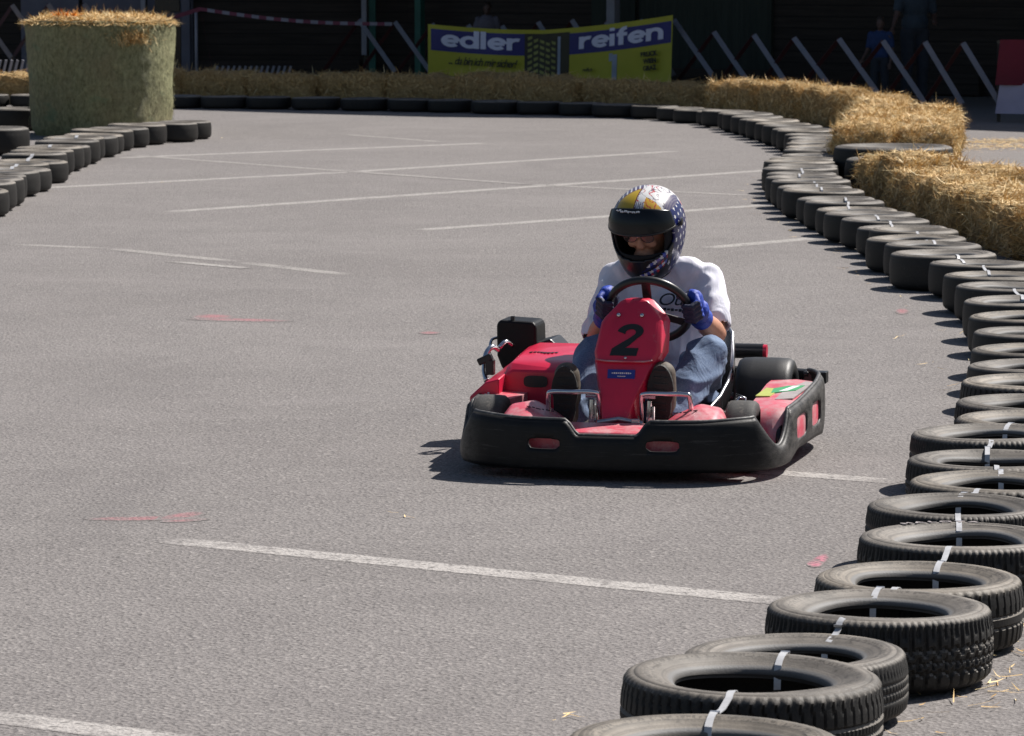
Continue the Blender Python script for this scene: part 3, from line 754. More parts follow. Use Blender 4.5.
# ------------------------------------------------------------------ scissor barrier
def scissor(name,pts,label,sp=None):
    """pts: list of (px,py_top,dist)"""
    W=[PD(px,py,d) for px,py,d in pts]
    root=empty(name,(W[0].x,W[0].y,0),0,label,'barrier'); o0=Vector((W[0].x,W[0].y,0))
    n=len(W); H0=.70
    for i in range(n):
        t=W[i]; nx=W[i+1] if i+1<n else W[i]+(W[i]-W[i-1]); pv=W[i-1] if i else W[i]-(W[1]-W[0])
        b_=Vector((nx.x,nx.y,t.z-H0))
        k=MB(); k.bar(t-o0,b_-o0,.065,.02,0,Vector((0,1,0))); k.build('bar',M['barwhite'],root,bevel=.004)
        b2=Vector((pv.x,pv.y,t.z-H0)); q=Vector((.008,.04,0))
        k=MB(); k.bar(t-o0+q,b2-o0+q,.05,.02,0,Vector((0,1,0))); k.build('bar',M['barred'],root,bevel=.004)
        if i%4==1:
            k=MB(); k.bar(Vector((b_.x,b_.y,0))-o0,b_-o0+Vector((0,0,.06)),.04,.04,0,Vector((0,1,0))); k.box(Vector((b_.x,b_.y,.03))-o0,(.09,.4,.05)); k.build('foot',M['black'],root,bevel=.004)
    return root
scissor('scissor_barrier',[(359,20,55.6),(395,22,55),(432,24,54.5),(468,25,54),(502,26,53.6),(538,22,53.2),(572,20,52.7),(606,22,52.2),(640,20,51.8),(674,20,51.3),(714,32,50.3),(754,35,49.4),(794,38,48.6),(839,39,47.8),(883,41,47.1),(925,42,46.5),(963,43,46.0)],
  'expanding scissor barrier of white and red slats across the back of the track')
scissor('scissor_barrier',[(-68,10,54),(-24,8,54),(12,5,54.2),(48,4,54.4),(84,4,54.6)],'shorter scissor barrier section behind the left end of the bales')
# low rack behind the bales
def rack(px0,px1,d,y,label):
    a=PD(px0,y,d); root=empty('bicycle_rack',(a.x,a.y,0),0,label,'rack'); n=int((px1-px0)/5.5)
    b_=PD(px1,y,d)
    for i in range(n):
        p=a.lerp(b_,i/n)-Vector((a.x,a.y,0)); k=MB(); k.bar((p.x+.06,p.y,p.z),(p.x-.06,p.y+.1,.05),.03,.012,0,Vector((0,1,0))); k.build('bar',M['whitepost'],root)
    k=MB(); k.box(((b_.x-a.x)/2,.05,.05),((b_.x-a.x)+.1,.12,.05)); k.build('rail',M['black'],root)
rack(213,292,52.8,66,'low rack of slanted pale bars just behind the shaded bales'); rack(-4,30,52.8,60,'short rack of slanted pale bars left of the round bale')
# barrier tape
k=MB(); pa=PD(200,9,55.2); pb=PD(392,24,55.0); n=26; o0=Vector((pa.x,pa.y,0))
for i in range(n):
    a=pa.lerp(pb,i/n); b_=pa.lerp(pb,(i+1)/n); a.z-=.06*math.sin(PI*i/n); b_.z-=.06*math.sin(PI*(i+1)/n)
    for p in(a,b_): p-=o0
    w=Vector((0,.012,.034)); w=w*1.0; k.add([a-w*.7,b_-w*.7,b_+w*.7,a+w*.7],[(0,1,2,3)],i%2)
k2=k.build('barrier_tape',[M['tapered'],M['tapewhite']],loc=o0); meta(k2,'red and white barrier tape stretched in front of the dark boards','barrier tape')
k=MB(); pa=PD(152,24,54.9); pb=PD(200,9,55.2); o0=Vector((pa.x,pa.y,0))
w=Vector((0,.012,.03)); k.add([pa-o0-w,pb-o0-w,pb-o0+w,pa-o0+w],[(0,1,2,3)],0); pc=PD(215,80,55.0)
k.add([pb-o0-w*.1,pb-o0+w*.1,pc-o0+w*.1,pc-o0-w*.1],[(0,1,2,3)],0)
meta(k.build('barrier_tape',[M['tapered'],M['tapewhite']],loc=o0),'short end of red tape rising from behind the round bale','barrier tape')
tp=empty('barrier_post',(PD(196,9,55.4).x,55.4,0),0,'thin post holding the left end of the red and white tape','post')
k=MB(); k.tube([(0,0,.02),(0,0,1.12)],.022,10); k.build('pole',M['whitepost'],tp,smooth=True); k=MB(); k.lathe([(0,0),(.15,0),(.15,.03),(.05,.07),(0,.07)],20); k.build('base',M['black'],tp,smooth=False)

# banner hung on the barrier
bl,bmid,br=PD(428,24,53.6),PD(545,30,52.6),PD(673,15,51.0)
ban=empty('banner',(bl.x,bl.y,0),0,'long yellow and navy tyre-shop banner hanging on the scissor barrier','banner'); o0=Vector((bl.x,bl.y,0))
def btop(u): # u 0..1
    if u<.47:
        p=bl.lerp(bmid,u/.47); p.z-= .02*math.sin(PI*u/.47)
    else: p=bmid.lerp(br,(u-.47)/.53); p.z-=.02*math.sin(PI*(u-.47)/.53)
    return p-o0
def bpt(u,v): # v metres down; slight cloth waves
    p=btop(u); return p+Vector((-.03*u*v,-.02-.02*math.sin(u*23+v*4)-.03*v,-v))
def bpatch(name,u0,u1,v0,v1,mat,off=0,nu=30,nv=6,parent=ban):
    k=MB(); vs=[];fs=[]
    for i in range(nu+1):
        for j in range(nv+1):
            p=bpt(u0+(u1-u0)*i/nu,v0+(v1-v0)*j/nv); p.y-=off; vs.append(p)
    for i in range(nu):
        for j in range(nv):
            a=i*(nv+1)+j; fs.append((a,a+1,a+nv+2,a+nv+1))
    k.add(vs,fs); return k.build(name,mat,parent,smooth=True)
cl=bpatch('cloth',0,1,0,.86,M['banyellow'],0,60,10); 
bpatch('blue_band',.012,.39,.055,.34,M['banblue'],.006); bpatch('blue_band',.575,.995,.07,.345,M['banblue'],.006)
# picture of a tyre in the middle of the banner
bpatch('tyre_print',.39,.575,.05,.86,M['bangreydark'],.004)
for i in range(5):
    for j in range(9):
        k=MB(); u=.402+i*.024; v=.10+j*.08+i*.012+(.02 if i%2 else 0); sg=-1 if i<2 else 1
        pts=[bpt(u,v),bpt(u+.018,v+sg*.022),bpt(u+.018,v+sg*.022+.036),bpt(u+.002,v+.040)]
        k.add([p-Vector((0,.010,0)) for p in pts],[(0,1,2,3)]); k.build('tyre_print_block',M['banolive'],ban)
bpatch('tyre_print_rim',.525,.537,.10,.86,M['bangrey'],.008,2,8)
def btext(name,body,u0,u1,v,size,mat,off=0,sh=0,sp=1,sx=1):
    a=bpt(u0,v);b_=bpt(u1,v); mt=frame(((a+b_)/2)-Vector((0,.07,0)),b_-a,Vector((0,0,1))); return text(name,body,size,mat,ban,mt,.002,off,sh,sp,sx)
def arc(cx,cy,rx,ry,a0,a1,n=14): return [(cx+rx*math.cos(math.radians(a0+(a1-a0)*i/n)),cy+ry*math.sin(math.radians(a0+(a1-a0)*i/n))) for i in range(n+1)]
GL={'e':([[(.12,.5),(.88,.5)],arc(.5,.5,.38,.38,0,318)],1.0),'d':([arc(.48,.5,.37,.38,0,360,20),[(.86,.0),(.86,1.46)]],1.08),'l':([[(.14,0),(.14,1.46)]],.38),
    'r':([[(.14,0),(.14,1.0)],arc(.52,.45,.38,.42,180,68)],.74),'i':([[(.14,0),(.14,.98)],[(.14,1.22),(.14,1.46)]],.38),'f':([[(.26,0),(.26,1.0)]+arc(.56,1.02,.30,.32,180,85,8),[(.02,.86),(.60,.86)]],.66),
    'n':([[(.14,0),(.14,1.0)],arc(.48,.52,.34,.36,180,0)+[(.82,0)]],1.06)}
def stroke_word(word,u0,u1,v,xh,mat):
    """bold rounded print drawn stroke by stroke on the cloth"""
    tot=sum(GL[c][1] for c in word)
    k=MB(); x=0; j=0
    for c in word:
        for st_ in GL[c][0]:
            j+=1; n=len(st_); vs=[]
            for i,(px_,py_) in enumerate(st_):
                q0=st_[max(0,i-1)]; q1=st_[min(n-1,i+1)]
                if len(st_)>18 and i in(0,n-1): q0,q1=st_[-2],st_[1]
                d=Vector((q1[0]-q0[0],q1[1]-q0[1])).normalized(); nx=Vector((-d.y,d.x))*.145
                for sg in(-1,1):
                    X=(x+px_+sg*nx.x)/tot; Y=py_+sg*nx.y
                    vs.append(bpt(u0+(u1-u0)*X,v-Y*xh)-Vector((0,.012+.0012*(j%5),0)))
            k.add(vs,[(2*i,2*i+1,2*i+3,2*i+2) for i in range(n-1)])
        x+=GL[c][1]
    return k.build('lettering',mat,ban)
stroke_word('edler',.055,.375,.275,.158,M['banwhite']); stroke_word('reifen',.615,.97,.285,.158,M['banwhite'])
btext('lettering','... da bin ich mir sicher!',.06,.38,.46,.145,M['bangreydark'],.002,.35,.9,.9)
btext('lettering','BRUCK',.84,.97,.45,.085,M['bangreydark'],.004); btext('lettering','WIEN',.86,.96,.54,.085,M['bangreydark'],.004); btext('lettering','GRAZ',.86,.96,.63,.085,M['bangreydark'],.004)
btext('lettering','reifen',.60,.70,.56,.075,M['bangreydark'],.001,.3)
bpatch('figure_print',.755,.775,.40,.80,M['bangrey'],.008,3,6); bpatch('figure_print',.742,.757,.38,.48,M['bangrey'],.008,2,3)

# red and white cloth at right
p=PD(1000,44,45.2); rw=empty('draped_barrier',(p.x,p.y,0),0,'barrier draped in dark red cloth with a white lower band at the right edge','banner')
def rpatch(name,z0,z1,mat,off,x1=2.2):
    k=MB(); vs=[];fs=[];nu=24;nv=6
    for i in range(nu+1):
        u=i/nu
        for j in range(nv+1):
            t=j/nv; x=u*x1-.05*(1-t)*0; y=-u*1.25-.03*math.sin(u*26)*(1-t)-off; z=z0+(z1-z0)*t+(.03*u if z1>.5 and t==1 else 0)
            vs.append((x-(.05*(1-t) if z0<.5 else .0)-0*.1,y,z))
    for i in range(nu):
        for j in range(nv):
            a=i*(nv+1)+j; fs.append((a,a+1,a+nv+2,a+nv+1))
    k.add(vs,fs); return k.build(name,mat,rw,smooth=True)
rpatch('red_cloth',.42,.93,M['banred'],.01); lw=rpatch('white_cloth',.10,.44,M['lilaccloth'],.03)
k=MB(); k.bar((-.02,.05,.90),(2.2,-1.2,.92),.04,.04); k.bar((0,.05,0),(0,.05,.9),.04,.04); k.bar((2.2,-1.2,0),(2.2,-1.2,.9),.04,.04); k.build('frame',M['black'],rw)
mt=frame((.42,-.33,.28),(1,-.57,0),(0,0,1)); text('lettering','Clas',.24,M['bangrey'],rw,mt,.002,0,.45,.85,.9)

# ------------------------------------------------------------------ spectators (body + clothing)
def head_items(c,s=1):
    c=Vector(c); return [('e',c,(.075*s,.092*s,.11*s)),('e',c+Vector((0,-.085*s,-.015*s)),(.014*s,.022*s,.024*s)),('e',c+Vector((0,-.06*s,-.075*s)),(.045*s,.035*s,.035*s)),('e',c+Vector((.076*s,0,-.005*s)),(.012*s,.02*s,.03*s)),('e',c+Vector((-.076*s,0,-.005*s)),(.012*s,.02*s,.03*s))]
def hand_items(w,d,s=1,side=1):
    w=Vector(w);d=Vector(d).normalized(); x=d.cross(Vector((0,1,0))).normalized()
    it=[('c',w,.024*s,w+d*.07*s,.034*s)]
    for i,(o,L) in enumerate(((-.03,.07),(-.01,.08),(.01,.076),(.03,.06))):
        b0=w+d*.085*s+x*o*s; it+=[('c',b0-d*.02*s,.011*s,b0+d*L*.5*s,.010*s),('c',b0+d*L*.5*s,.010*s,b0+d*L*.92*s+Vector((0,-.012*s,0)),.008*s)]
    it.append(('c',w+d*.03*s+x*side*.03*s,.013*s,w+d*.075*s+x*side*.062*s,.010*s)); return it
def spectator(loc,rz,h,shirt,trouser,label,armL,armR,name='person'):
    s=h/1.75; r=empty(name,loc,rz,label,'person')
    V=lambda x,y,z:Vector((x,y,z))*s
    it=head_items(V(0,0,1.63),s)+[('c',V(0,.01,1.46),.055*s,V(0,0,1.55),.05*s),('e',V(0,.01,1.28),(.17*s,.11*s,.22*s)),('e',V(0,.01,1.0),(.15*s,.11*s,.16*s))]
    for sg,(el,wr) in((-1,armL),(1,armR)):
        sh=V(sg*.18,.01,1.42); el=V(*el); wr=V(*wr)
        it+=[('c',sh,.05*s,el,.038*s),('c',el,.038*s,wr,.026*s)]+hand_items(wr,(wr-el),s,-sg)
        it+=[('c',V(sg*.09,.0,.95),.08*s,V(sg*.10,-.02,.5),.055*s),('c',V(sg*.10,-.02,.5),.055*s,V(sg*.11,.02,.08),.038*s)]
    blob('body',it,M['skinshaded'],r,.016*s+.004,3)
    it=[('e',V(0,.01,1.28),(.19*s,.13*s,.23*s)),('e',V(0,.01,1.03),(.175*s,.13*s,.15*s))]
    for sg,(el,wr) in((-1,armL),(1,armR)):
        sh=V(sg*.18,.01,1.41); it.append(('c',sh,.065*s,sh.lerp(V(*el),.75),.058*s))
    blob('shirt',it,shirt,r,.016*s+.004,3,wrinkle(.012,8),cut=[(V(0,0,.92),Vector((0,0,-1)))])
    it=[('e',V(0,.01,.96),(.165*s,.125*s,.10*s))]
    for sg in(-1,1): it+=[('c',V(sg*.09,.0,.92),.095*s,V(sg*.10,-.02,.5),.072*s),('c',V(sg*.10,-.02,.5),.072*s,V(sg*.11,.02,.10),.060*s)]
    blob('trousers',it,trouser,r,.016*s+.004,3,wrinkle(.01,8))
    for sg in(-1,1): blob('shoe',[('c',V(sg*.11,.05,.05),.045*s,V(sg*.12,-.12,.038),.038*s)],M['sole'],r,.02*s,2,cut=[(Vector((0,0,.003)),Vector((0,0,-1)))])
    blob('hair',[('e',V(0,.022,1.665),(.084*s,.092*s,.095*s))],M['hair'],r,.016*s,2,wrinkle(.01,20))
    return r
ad=PD(908,60,49.6); chd=PD(880,60,49.3); kid=PD(487,30,55.8)
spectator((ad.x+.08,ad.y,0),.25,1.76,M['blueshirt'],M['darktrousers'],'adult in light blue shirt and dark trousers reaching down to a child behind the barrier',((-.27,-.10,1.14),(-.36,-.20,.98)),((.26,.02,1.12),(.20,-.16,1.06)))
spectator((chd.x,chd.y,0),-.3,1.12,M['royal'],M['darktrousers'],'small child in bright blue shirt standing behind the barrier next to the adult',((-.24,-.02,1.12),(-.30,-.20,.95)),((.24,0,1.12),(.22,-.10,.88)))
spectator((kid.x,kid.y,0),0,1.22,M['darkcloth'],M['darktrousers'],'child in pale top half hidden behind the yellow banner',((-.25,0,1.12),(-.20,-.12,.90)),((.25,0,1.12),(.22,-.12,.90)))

# ================================================================== THE KART
# origin under the middle of the front bumper, +y to the rear, +x to the driver's left
yaw=math.radians(12)
KO=G(612,472,.04)
kart=empty('go_kart',(KO.x,KO.y,0),-yaw,'red and black rental go-kart with black number two on its front panel','go-kart')
CX=-.02
# ---- wrap-around bumper: plan path then height profile
def smooth(t): t=max(0,min(1,t)); return t*t*(3-2*t)
half=[(0,0),(.13,.002),(.26,.014),(.38,.042),(.48,.092),(.55,.165),(.585,.26),(.60,.36),(.605,.47),(.612,.60),(.622,.80),(.628,.98),(.624,1.12),(.612,1.24),(.585,1.34),(.55,1.40)]
full=[(-x,y) for x,y in half[::-1]]+half[1:]
# catmull smoothing
def catmull(pts,n):
    out=[]
    P_=[Vector((*p,0)) if len(p)==2 else Vector(p) for p in pts]; P_=[P_[0]*2-P_[1]]+P_+[P_[-1]*2-P_[-2]]
    for i in range(1,len(P_)-2):
        p0,p1,p2,p3=P_[i-1:i+3]
        for k in range(n):
            t=k/n; out.append(.5*((2*p1)+(-p0+p2)*t+(2*p0-5*p1+4*p2-p3)*t*t+(-p0+3*p1-3*p2+p3)*t**3))
    out.append(P_[-2]); return out
pl=catmull(full,8)
at,L=interp([tuple(p) for p in pl])
def ztop(x,y):
    ax=abs(x)
    if y<.30 or ax<.5:
        z=.168+.055*smooth((ax-.105)/.055)
        z+=.010*smooth((ax-.3)/.25)
        return z if y<.19 else z-.0
    return .235
def prof(x,y):
    """z bottom, z top of the wrap at a plan point"""
    if y<.12: return .042+.006*smooth(y/.3), ztop(x,y)
    zb=.045+.030*smooth((y-.4)/.2)-.02*smooth((y-.9)/.4)
    zt=.235+.045*smooth((y-.45)/.8)
    t=(y-.13)/.30
    if 0<t<1: zt=.235-.120*math.sin(PI*smooth(t))**.38
    return zb,zt
holes=[]  # (s centre, z centre, half s, half z)
N=420; M_=12
ss=[L*i/N for i in range(N+1)]
pp=[at(s) for s in ss]
def s_of(x,y,side):
    best=min(range(N+1),key=lambda i:(pp[i].x-x)**2+(pp[i].y-y)**2); return ss[best]
holes+= [(s_of(-.225,.01,0),.137,.060,.019),(s_of(.205,.01,0),.137,.060,.019)]
for sg in(-1,1):
    holes+=[(s_of(sg*.612,.60,0),.155,.100,.043),(s_of(sg*.626,.90,0),.168,.100,.045)]
vs=[];val=[]
def hv(s,z):
    v=9
    for a,b_,hs,hz in holes:
        q=((abs(s-a)/hs)**4+(abs(z-b_)/hz)**4)**.25
        if q<v: v=q; w=(a,b_,q)
    return (v,w) if v<9 else (9,None)
params=[]
for i,s_ in enumerate(ss):
    p=pp[i]; zb,zt=prof(p.x,p.y)
    for j in range(M_+1): params.append([s_,zb+(zt-zb)*j/M_,j/M_])
fk=[]
for i in range(N):
    for j in range(M_):
        a=i*(M_+1)+j; q=(a,a+1,a+M_+2,a+M_+1)
        cs=sum(params[t][0] for t in q)/4; cz=sum(params[t][1] for t in q)/4
        fk.append((q,hv(cs,cz)[0]>=1))
kept=set(t for q,k_ in fk if k_ for t in q); gone=set(t for q,k_ in fk if not k_ for t in q)
for t in kept&gone:
    s_,z,u=params[t]; v,w=hv(s_,z)
    if w: params[t][0]=w[0]+(s_-w[0])/w[2]; params[t][1]=w[1]+(z-w[1])/w[2]
k=MB()
for t,(s_,z,u) in enumerate(params):
    p=at(s_); q=at(min(L,s_+.01))-at(max(0,s_-.01)); n_=Vector((q.y,-q.x,0)).normalized()
    zb,zt=prof(p.x,p.y); u=(z-zb)/(zt-zb)
    off=.009*math.sin(PI*min(1,max(0,u)))**.6 -.022*max(0,u-.9)*10*.5
    k.v.append((p.x+CX+n_.x*off,p.y+n_.y*off,z))
k.f=[q for q,kp in fk if kp]; k.mi=[0]*len(k.f)
o=k.build('wrap_bumper',M['bumperp'],kart,smooth=True,solid=.012)
# scratched grey rub strip on the corners: worn edge tube along the upper lip
k=MB(); lip=[]
for i in range(0,N+1,2):
    p=pp[i]; q=at(min(L,ss[i]+.01))-at(max(0,ss[i]-.01)); n_=Vector((q.y,-q.x,0)).normalized(); lip.append((p.x+CX-n_.x*.011,p.y-n_.y*.011,prof(p.x,p.y)[1]))
k.tube(lip,.0085,8); k.build('bumper_lip',M['greyp'],kart,smooth=True)
# ---- nose body in red behind the bumper
k=MB(); rows=[]
for i in range(41):
    t=-1+2*i/40; x=.50*t; yf=.035+.10*abs(t)**2.6
    rows.append((x,yf))
vs=[];fs=[]
for x,yf in rows:
    ax=abs(x); hi=.176-.0*ax
    zc=hi; vs+=[(x+CX,yf,.055),(x+CX,yf,zc-.012),(x+CX,yf+.012,zc),(x+CX,.20,zc+.018),(x+CX,.23,zc+.008),(x+CX,.23,.055)]
for i in range(40):
    for j in range(6): a=i*6+j; b_=i*6+(j+1)%6; fs.append((a,b_,b_+6,a+6))
fs+=[tuple(range(6)),tuple(240+j for j in range(6))[::-1]]
k.add(vs,fs); k.build('nose_body',M['red_pale'],kart,auto=.6)
for sg,dx in((1,0),(-1,-.05)):
    k=MB(); sec=[]
    for y,zs in((.13,.0),(.20,.035),(.29,.064),(.36,.060),(.385,.03)):
        sec.append([(sg*x+CX+dx,y,z) for x,z in((.14,.10),(.14,.165+zs*.15),(.20,.180+zs*.6),(.285,.195+zs),(.36,.185+zs*.95),(.39,.165+zs*.7),(.395,.10))])
    vs=[p for q in sec for p in q]; fs=[]
    for i in range(len(sec)-1):
        for j in range(6): a=i*7+j; fs.append((a,a+1,a+8,a+7))
    fs+=[tuple(range(7)),tuple(28+j for j in range(7))]
    k.add(vs,fs); sh=k.build('nose_shoulder',M['red_pale'],kart,smooth=True,bevel=.01)
    # worn dark print, no longer legible
    k=MB()
    R_=Matrix.Rotation(-.55,3,'X')@Matrix.Rotation(-.22*sg,3,'Y')
    for j,(L_,o_) in enumerate(((.012,0),(.020,1),(.010,0),(.024,-1),(.016,1),(.022,0))):
        x=.195+j*.018; z=.228+.0030*j; k.box((sg*x+CX+dx,.232,z+o_*.001),(L_*.75,.006,.0015),0,R_)
    k.build('worn_print',M['black'],sh)
# ---- floor and frame
k=MB(); k.box((CX,.62,.055),(.62,.95,.012)); k.build('floor_pan',M['steel'],kart,bevel=.004)
k=MB()
for sg in(-1,1):
    k.tube([(sg*.14+CX,.06,.075),(sg*.2+CX,.22,.075),(sg*.30+CX,.40,.075),(sg*.31+CX,.85,.075),(sg*.24+CX,1.1,.08),(sg*.24+CX,1.55,.09)],.016,10)
k.tube([(-.30+CX,.42,.08),(.30+CX,.42,.08)],.016,10); k.tube([(-.32+CX,.9,.075),(.32+CX,.9,.075)],.016,10)
for sg in(-1,1): k.tube([(sg*.3+CX,.6,.09),(sg*.5+CX,.62,.12),(sg*.5+CX,1.1,.12),(sg*.3+CX,1.12,.09)],.011,8)
k.build('chassis_tubes',M['black'],kart,smooth=True)
# ---- wheels
def wheel(x,y,R,W,name,side):
    root=empty(name,(x,y,R)); root.parent=kart; root.matrix_parent_inverse=Matrix(); root.location=(x,y,R+.004)
    MX=Matrix.Rotation(PI/2,4,'Y')
    k=MB(); w=W/2; r1=R*.52
    k.lathe([(r1,-w*.82),(r1+.01,-w*.92),(R*.8,-w),(R*.93,-w*.93),(R*.985,-w*.78),(R,-w*.4),(R,w*.4),(R*.985,w*.78),(R*.93,w*.93),(R*.8,w),(r1+.01,w*.92),(r1,w*.82)],48,0,MX,closed=True)
    k.build('tyre',M['slick'] if R<.15 else M['slickdark'],root,smooth=True)
    k=MB(); k.lathe([(0.012,-w*.5),(R*.30,-w*.5),(R*.34,-w*.78),(R*.5,-w*.84),(R*.53,-w*.8),(R*.50,-w*.6),(R*.40,-.01),(R*.50,w*.6),(R*.53,w*.8),(R*.5,w*.84),(R*.34,w*.78),(R*.3,w*.5),(.012,w*.5)],32,0,MX,closed=True)
    k.build('rim',M['steel'],root,auto=.5)
    k=MB(); k.tube([(-w*.9*0-side*.02,0,0),(side*w*.95,0,0)],.024,14); k.build('hub',M['steel'],root,auto=.5)
    return root
wheel(.412,.41,.130,.115,'front_wheel',1); wheel(-.535,.41,.130,.125,'front_wheel',-1)
wheel(.355,1.40,.160,.225,'rear_wheel',1); wheel(-.42,1.40,.160,.225,'rear_wheel',-1)
k=MB(); k.tube([(-.5,1.40,.164),(.46,1.40,.164)],.02,14); k.build('rear_axle',M['steel'],kart,smooth=True)
k=MB()
for x in(.34,-.45): k.bar((x*.78,.41,.12),(x,.41,.13),.03,.03); k.bar((x,.36,.13),(x,.47,.135),.025,.03)
k.tube([(-.42,.47,.13),(0,.44,.15),(.34,.47,.13)],.008,8); k.build('steering_linkage',M['steel'],kart,bevel=.003)
# ---- number panel
def loft(name,secs,mat,parent,bevel=.006,closed_ends=True,**kw):
    k=MB(); n=len(secs[0]); vs=[p for s_ in secs for p in s_]; fs=[]
    for i in range(len(secs)-1):
        for j in range(n): a=i*n+j; b_=i*n+(j+1)%n; fs.append((a,b_,b_+n,a+n))
    if closed_ends: fs+=[tuple(range(n))[::-1],tuple((len(secs)-1)*n+j for j in range(n))]
    k.add(vs,fs); return k.build(name,mat,parent,bevel=bevel,**kw)
def ply(z): # lean of the panel: forward face y at height z
    return .225+(z-.17)*.36
up_out=[(-.122,.404),(-.130,.44),(-.110,.548),(-.098,.566),(-.046,.622),(-.026,.632),(.034,.634),(.056,.625),(.106,.572),(.116,.553),(.118,.44),(.098,.404)]
up_in=[(x*.90+(-.01)*.1,.418+(z-.418)*.93) for x,z in up_out]; up_in=[(-.112,.409),(-.119,.44),(-.101,.540),(-.090,.556),(-.042,.603),(-.026,.611),(.030,.613),(.048,.605),(.092,.560),(.100,.543),(.102,.44),(.085,.409)]
kx=1.0
A=[(x+.012,ply(z)+.050,z) for x,z in up_out]; A0=[(x*1.10+.012,ply(z)+.062,z) for x,z in up_out]
B=[(x,ply(z)+.012,z) for x,z in up_out]; C=[(x,ply(z),z) for x,z in up_in]
pan=loft('number_panel',[A0,A,B,C],M['red'],kart,.004,auto=.5)
# stem
def stem(z,xl,xr,inset=0): return None
secs=[]
for z,xl,xr,yy in((.165,-.078,.000,.006),(.19,-.079,.004,.006),(.30,-.098,.042,.010),(.38,-.115,.080,.013),(.412,-.120,.090,.014)):
    y=ply(z)+yy; secs.append([(xl,y,z),(xr,y,z),(xr+.030,y+.05,z),(xr+.030,y+.075,z),(xl-.018,y+.075,z),(xl-.014,y+.04,z)])
loft('panel_stem',secs,M['red'],kart,.004,auto=.5)
nrm=Vector((0,-1,.36)).normalized()
def onpanel(x,z,off=.0): return Vector((x,ply(z),z))+nrm*off
upv=Vector((0,.36,1)).normalized()
def two(name,cx,cz,h,mat,parent):
    """bold italic figure 2 drawn as an outline"""
    o=[(-.50,.30)]
    for a in range(175,-46,-11):
        r=math.radians(a); o.append((.0+.50*math.cos(r),.28+.30*math.sin(r)*1.0))
    # down to the base
    o+=[(.10,-.22),(-.02,-.31),(.50,-.31),(.50,-.60),(-.52,-.60),(-.52,-.34),(-.30,-.18),(.0,.03)]
    for a in range(-35,176,15):
        r=math.radians(a); o.append((.02+.20*math.cos(r),.255+.125*math.sin(r)))
    o.append((-.17,.20))
    pts=[(x*1.0+y*.25,y) for x,y in o]
    k=MB(); f=lambda d:(lambda p:onpanel(cx+p[0]*h/1.18,cz+p[1]*h/1.18,d)); k.prism(pts,f(.0005),f(.0022),0)
    ob=k.build(name,mat,parent)
    bm=bmesh.new(); bm.from_mesh(ob.data); bmesh.ops.triangulate(bm,faces=[x for x in bm.faces if len(x.verts)>4],ngon_method='EAR_CLIP'); bm.to_mesh(ob.data); bm.free()
    return ob
two('number',-.004,.487,.114,M['number'],pan)
k=MB()
for x in(-.045,.042): 
    c=onpanel(x,.574,.002); k.lathe([(0,.006),(.006,.005),(.009,0),(0,-.004)],12,0,Matrix.Translation(c)@Vector((0,0,1)).rotation_difference(nrm).to_matrix().to_4x4())
c=onpanel(-.01,.421,.001); k.lathe([(0,.005),(.004,.004),(.006,0)],10,0,Matrix.Translation(c)@Vector((0,0,1)).rotation_difference(nrm).to_matrix().to_4x4())
k.build('screw',M['chrome'],pan,smooth=True)
st=MB(); zz=.362
def onstem(x,z,off): return Vector((x,ply(z)+.0125,z))+nrm*off
st.prism([(-.052,-.016),(.050,-.016),(.050,.016),(-.052,.016)],lambda p:onstem(-.022+p[0],zz+p[1],-.002),lambda p:onstem(-.022+p[0],zz+p[1],.0035)); s1=st.build('sticker',M['sticker'],kart)
k=MB()
for j in range(10): k.box(onstem(-.056+j*.0075,zz+.003,.0042),(.0055,.001,.006 if j%3 else .004))
k.box(onstem(-.022,zz-.008,.0042),(.03,.001,.0025)); k.build('worn_print',M['white'],s1)
# bright moulded ridge under the number
k=MB(); k.tube([onpanel(-.119,.414,.001),onpanel(-.08,.409,.003),onpanel(.0,.408,.003),onpanel(.06,.409,.003),onpanel(.092,.414,.001)],.0035,6); k.build('moulded_ridge',M['red_pale'],pan,smooth=True)
# ---- pedals and foot bars
for xl,xr in((-.290,-.098),(.057,.242)):
    k=MB(); pts=catmull([(xl,.30,.10),(xl,.285,.20),(xl+.003,.262,.280),(xl+.018,.255,.297),((xl+xr)/2,.253,.299),(xr-.018,.255,.299),(xr-.003,.262,.284),(xr,.285,.20),(xr,.30,.10)],6); k.tube(pts,.0090,10)
    k.build('foot_bar',M['chrome'],kart,smooth=True)
    k=MB(); cx=(xl+xr)/2; xp=(xr-.03 if xl<0 else xl+.03)
    k.tube([(xp,.27,.09),(xp,.262,.19),(xp+.002,.268,.27)],.009,8); k.tube([(xp+.016,.26,.10),(xp+.016,.265,.25)],.006,8); k.tube([(xp-.02,.265,.285),(xp+.025,.265,.285)],.008,8); k.box((xp+.004,.262,.20),(.02,.012,.02)); k.build('pedal',M['chrome'],kart,auto=.5)
k=MB(); k.tube([(-.1,.24,.19),(-.02,.235,.205),(.07,.24,.19)],.010,8); k.box((.045,.225,.2),(.03,.02,.018)); k.build('panel_bracket',M['steel'],kart,bevel=.003)
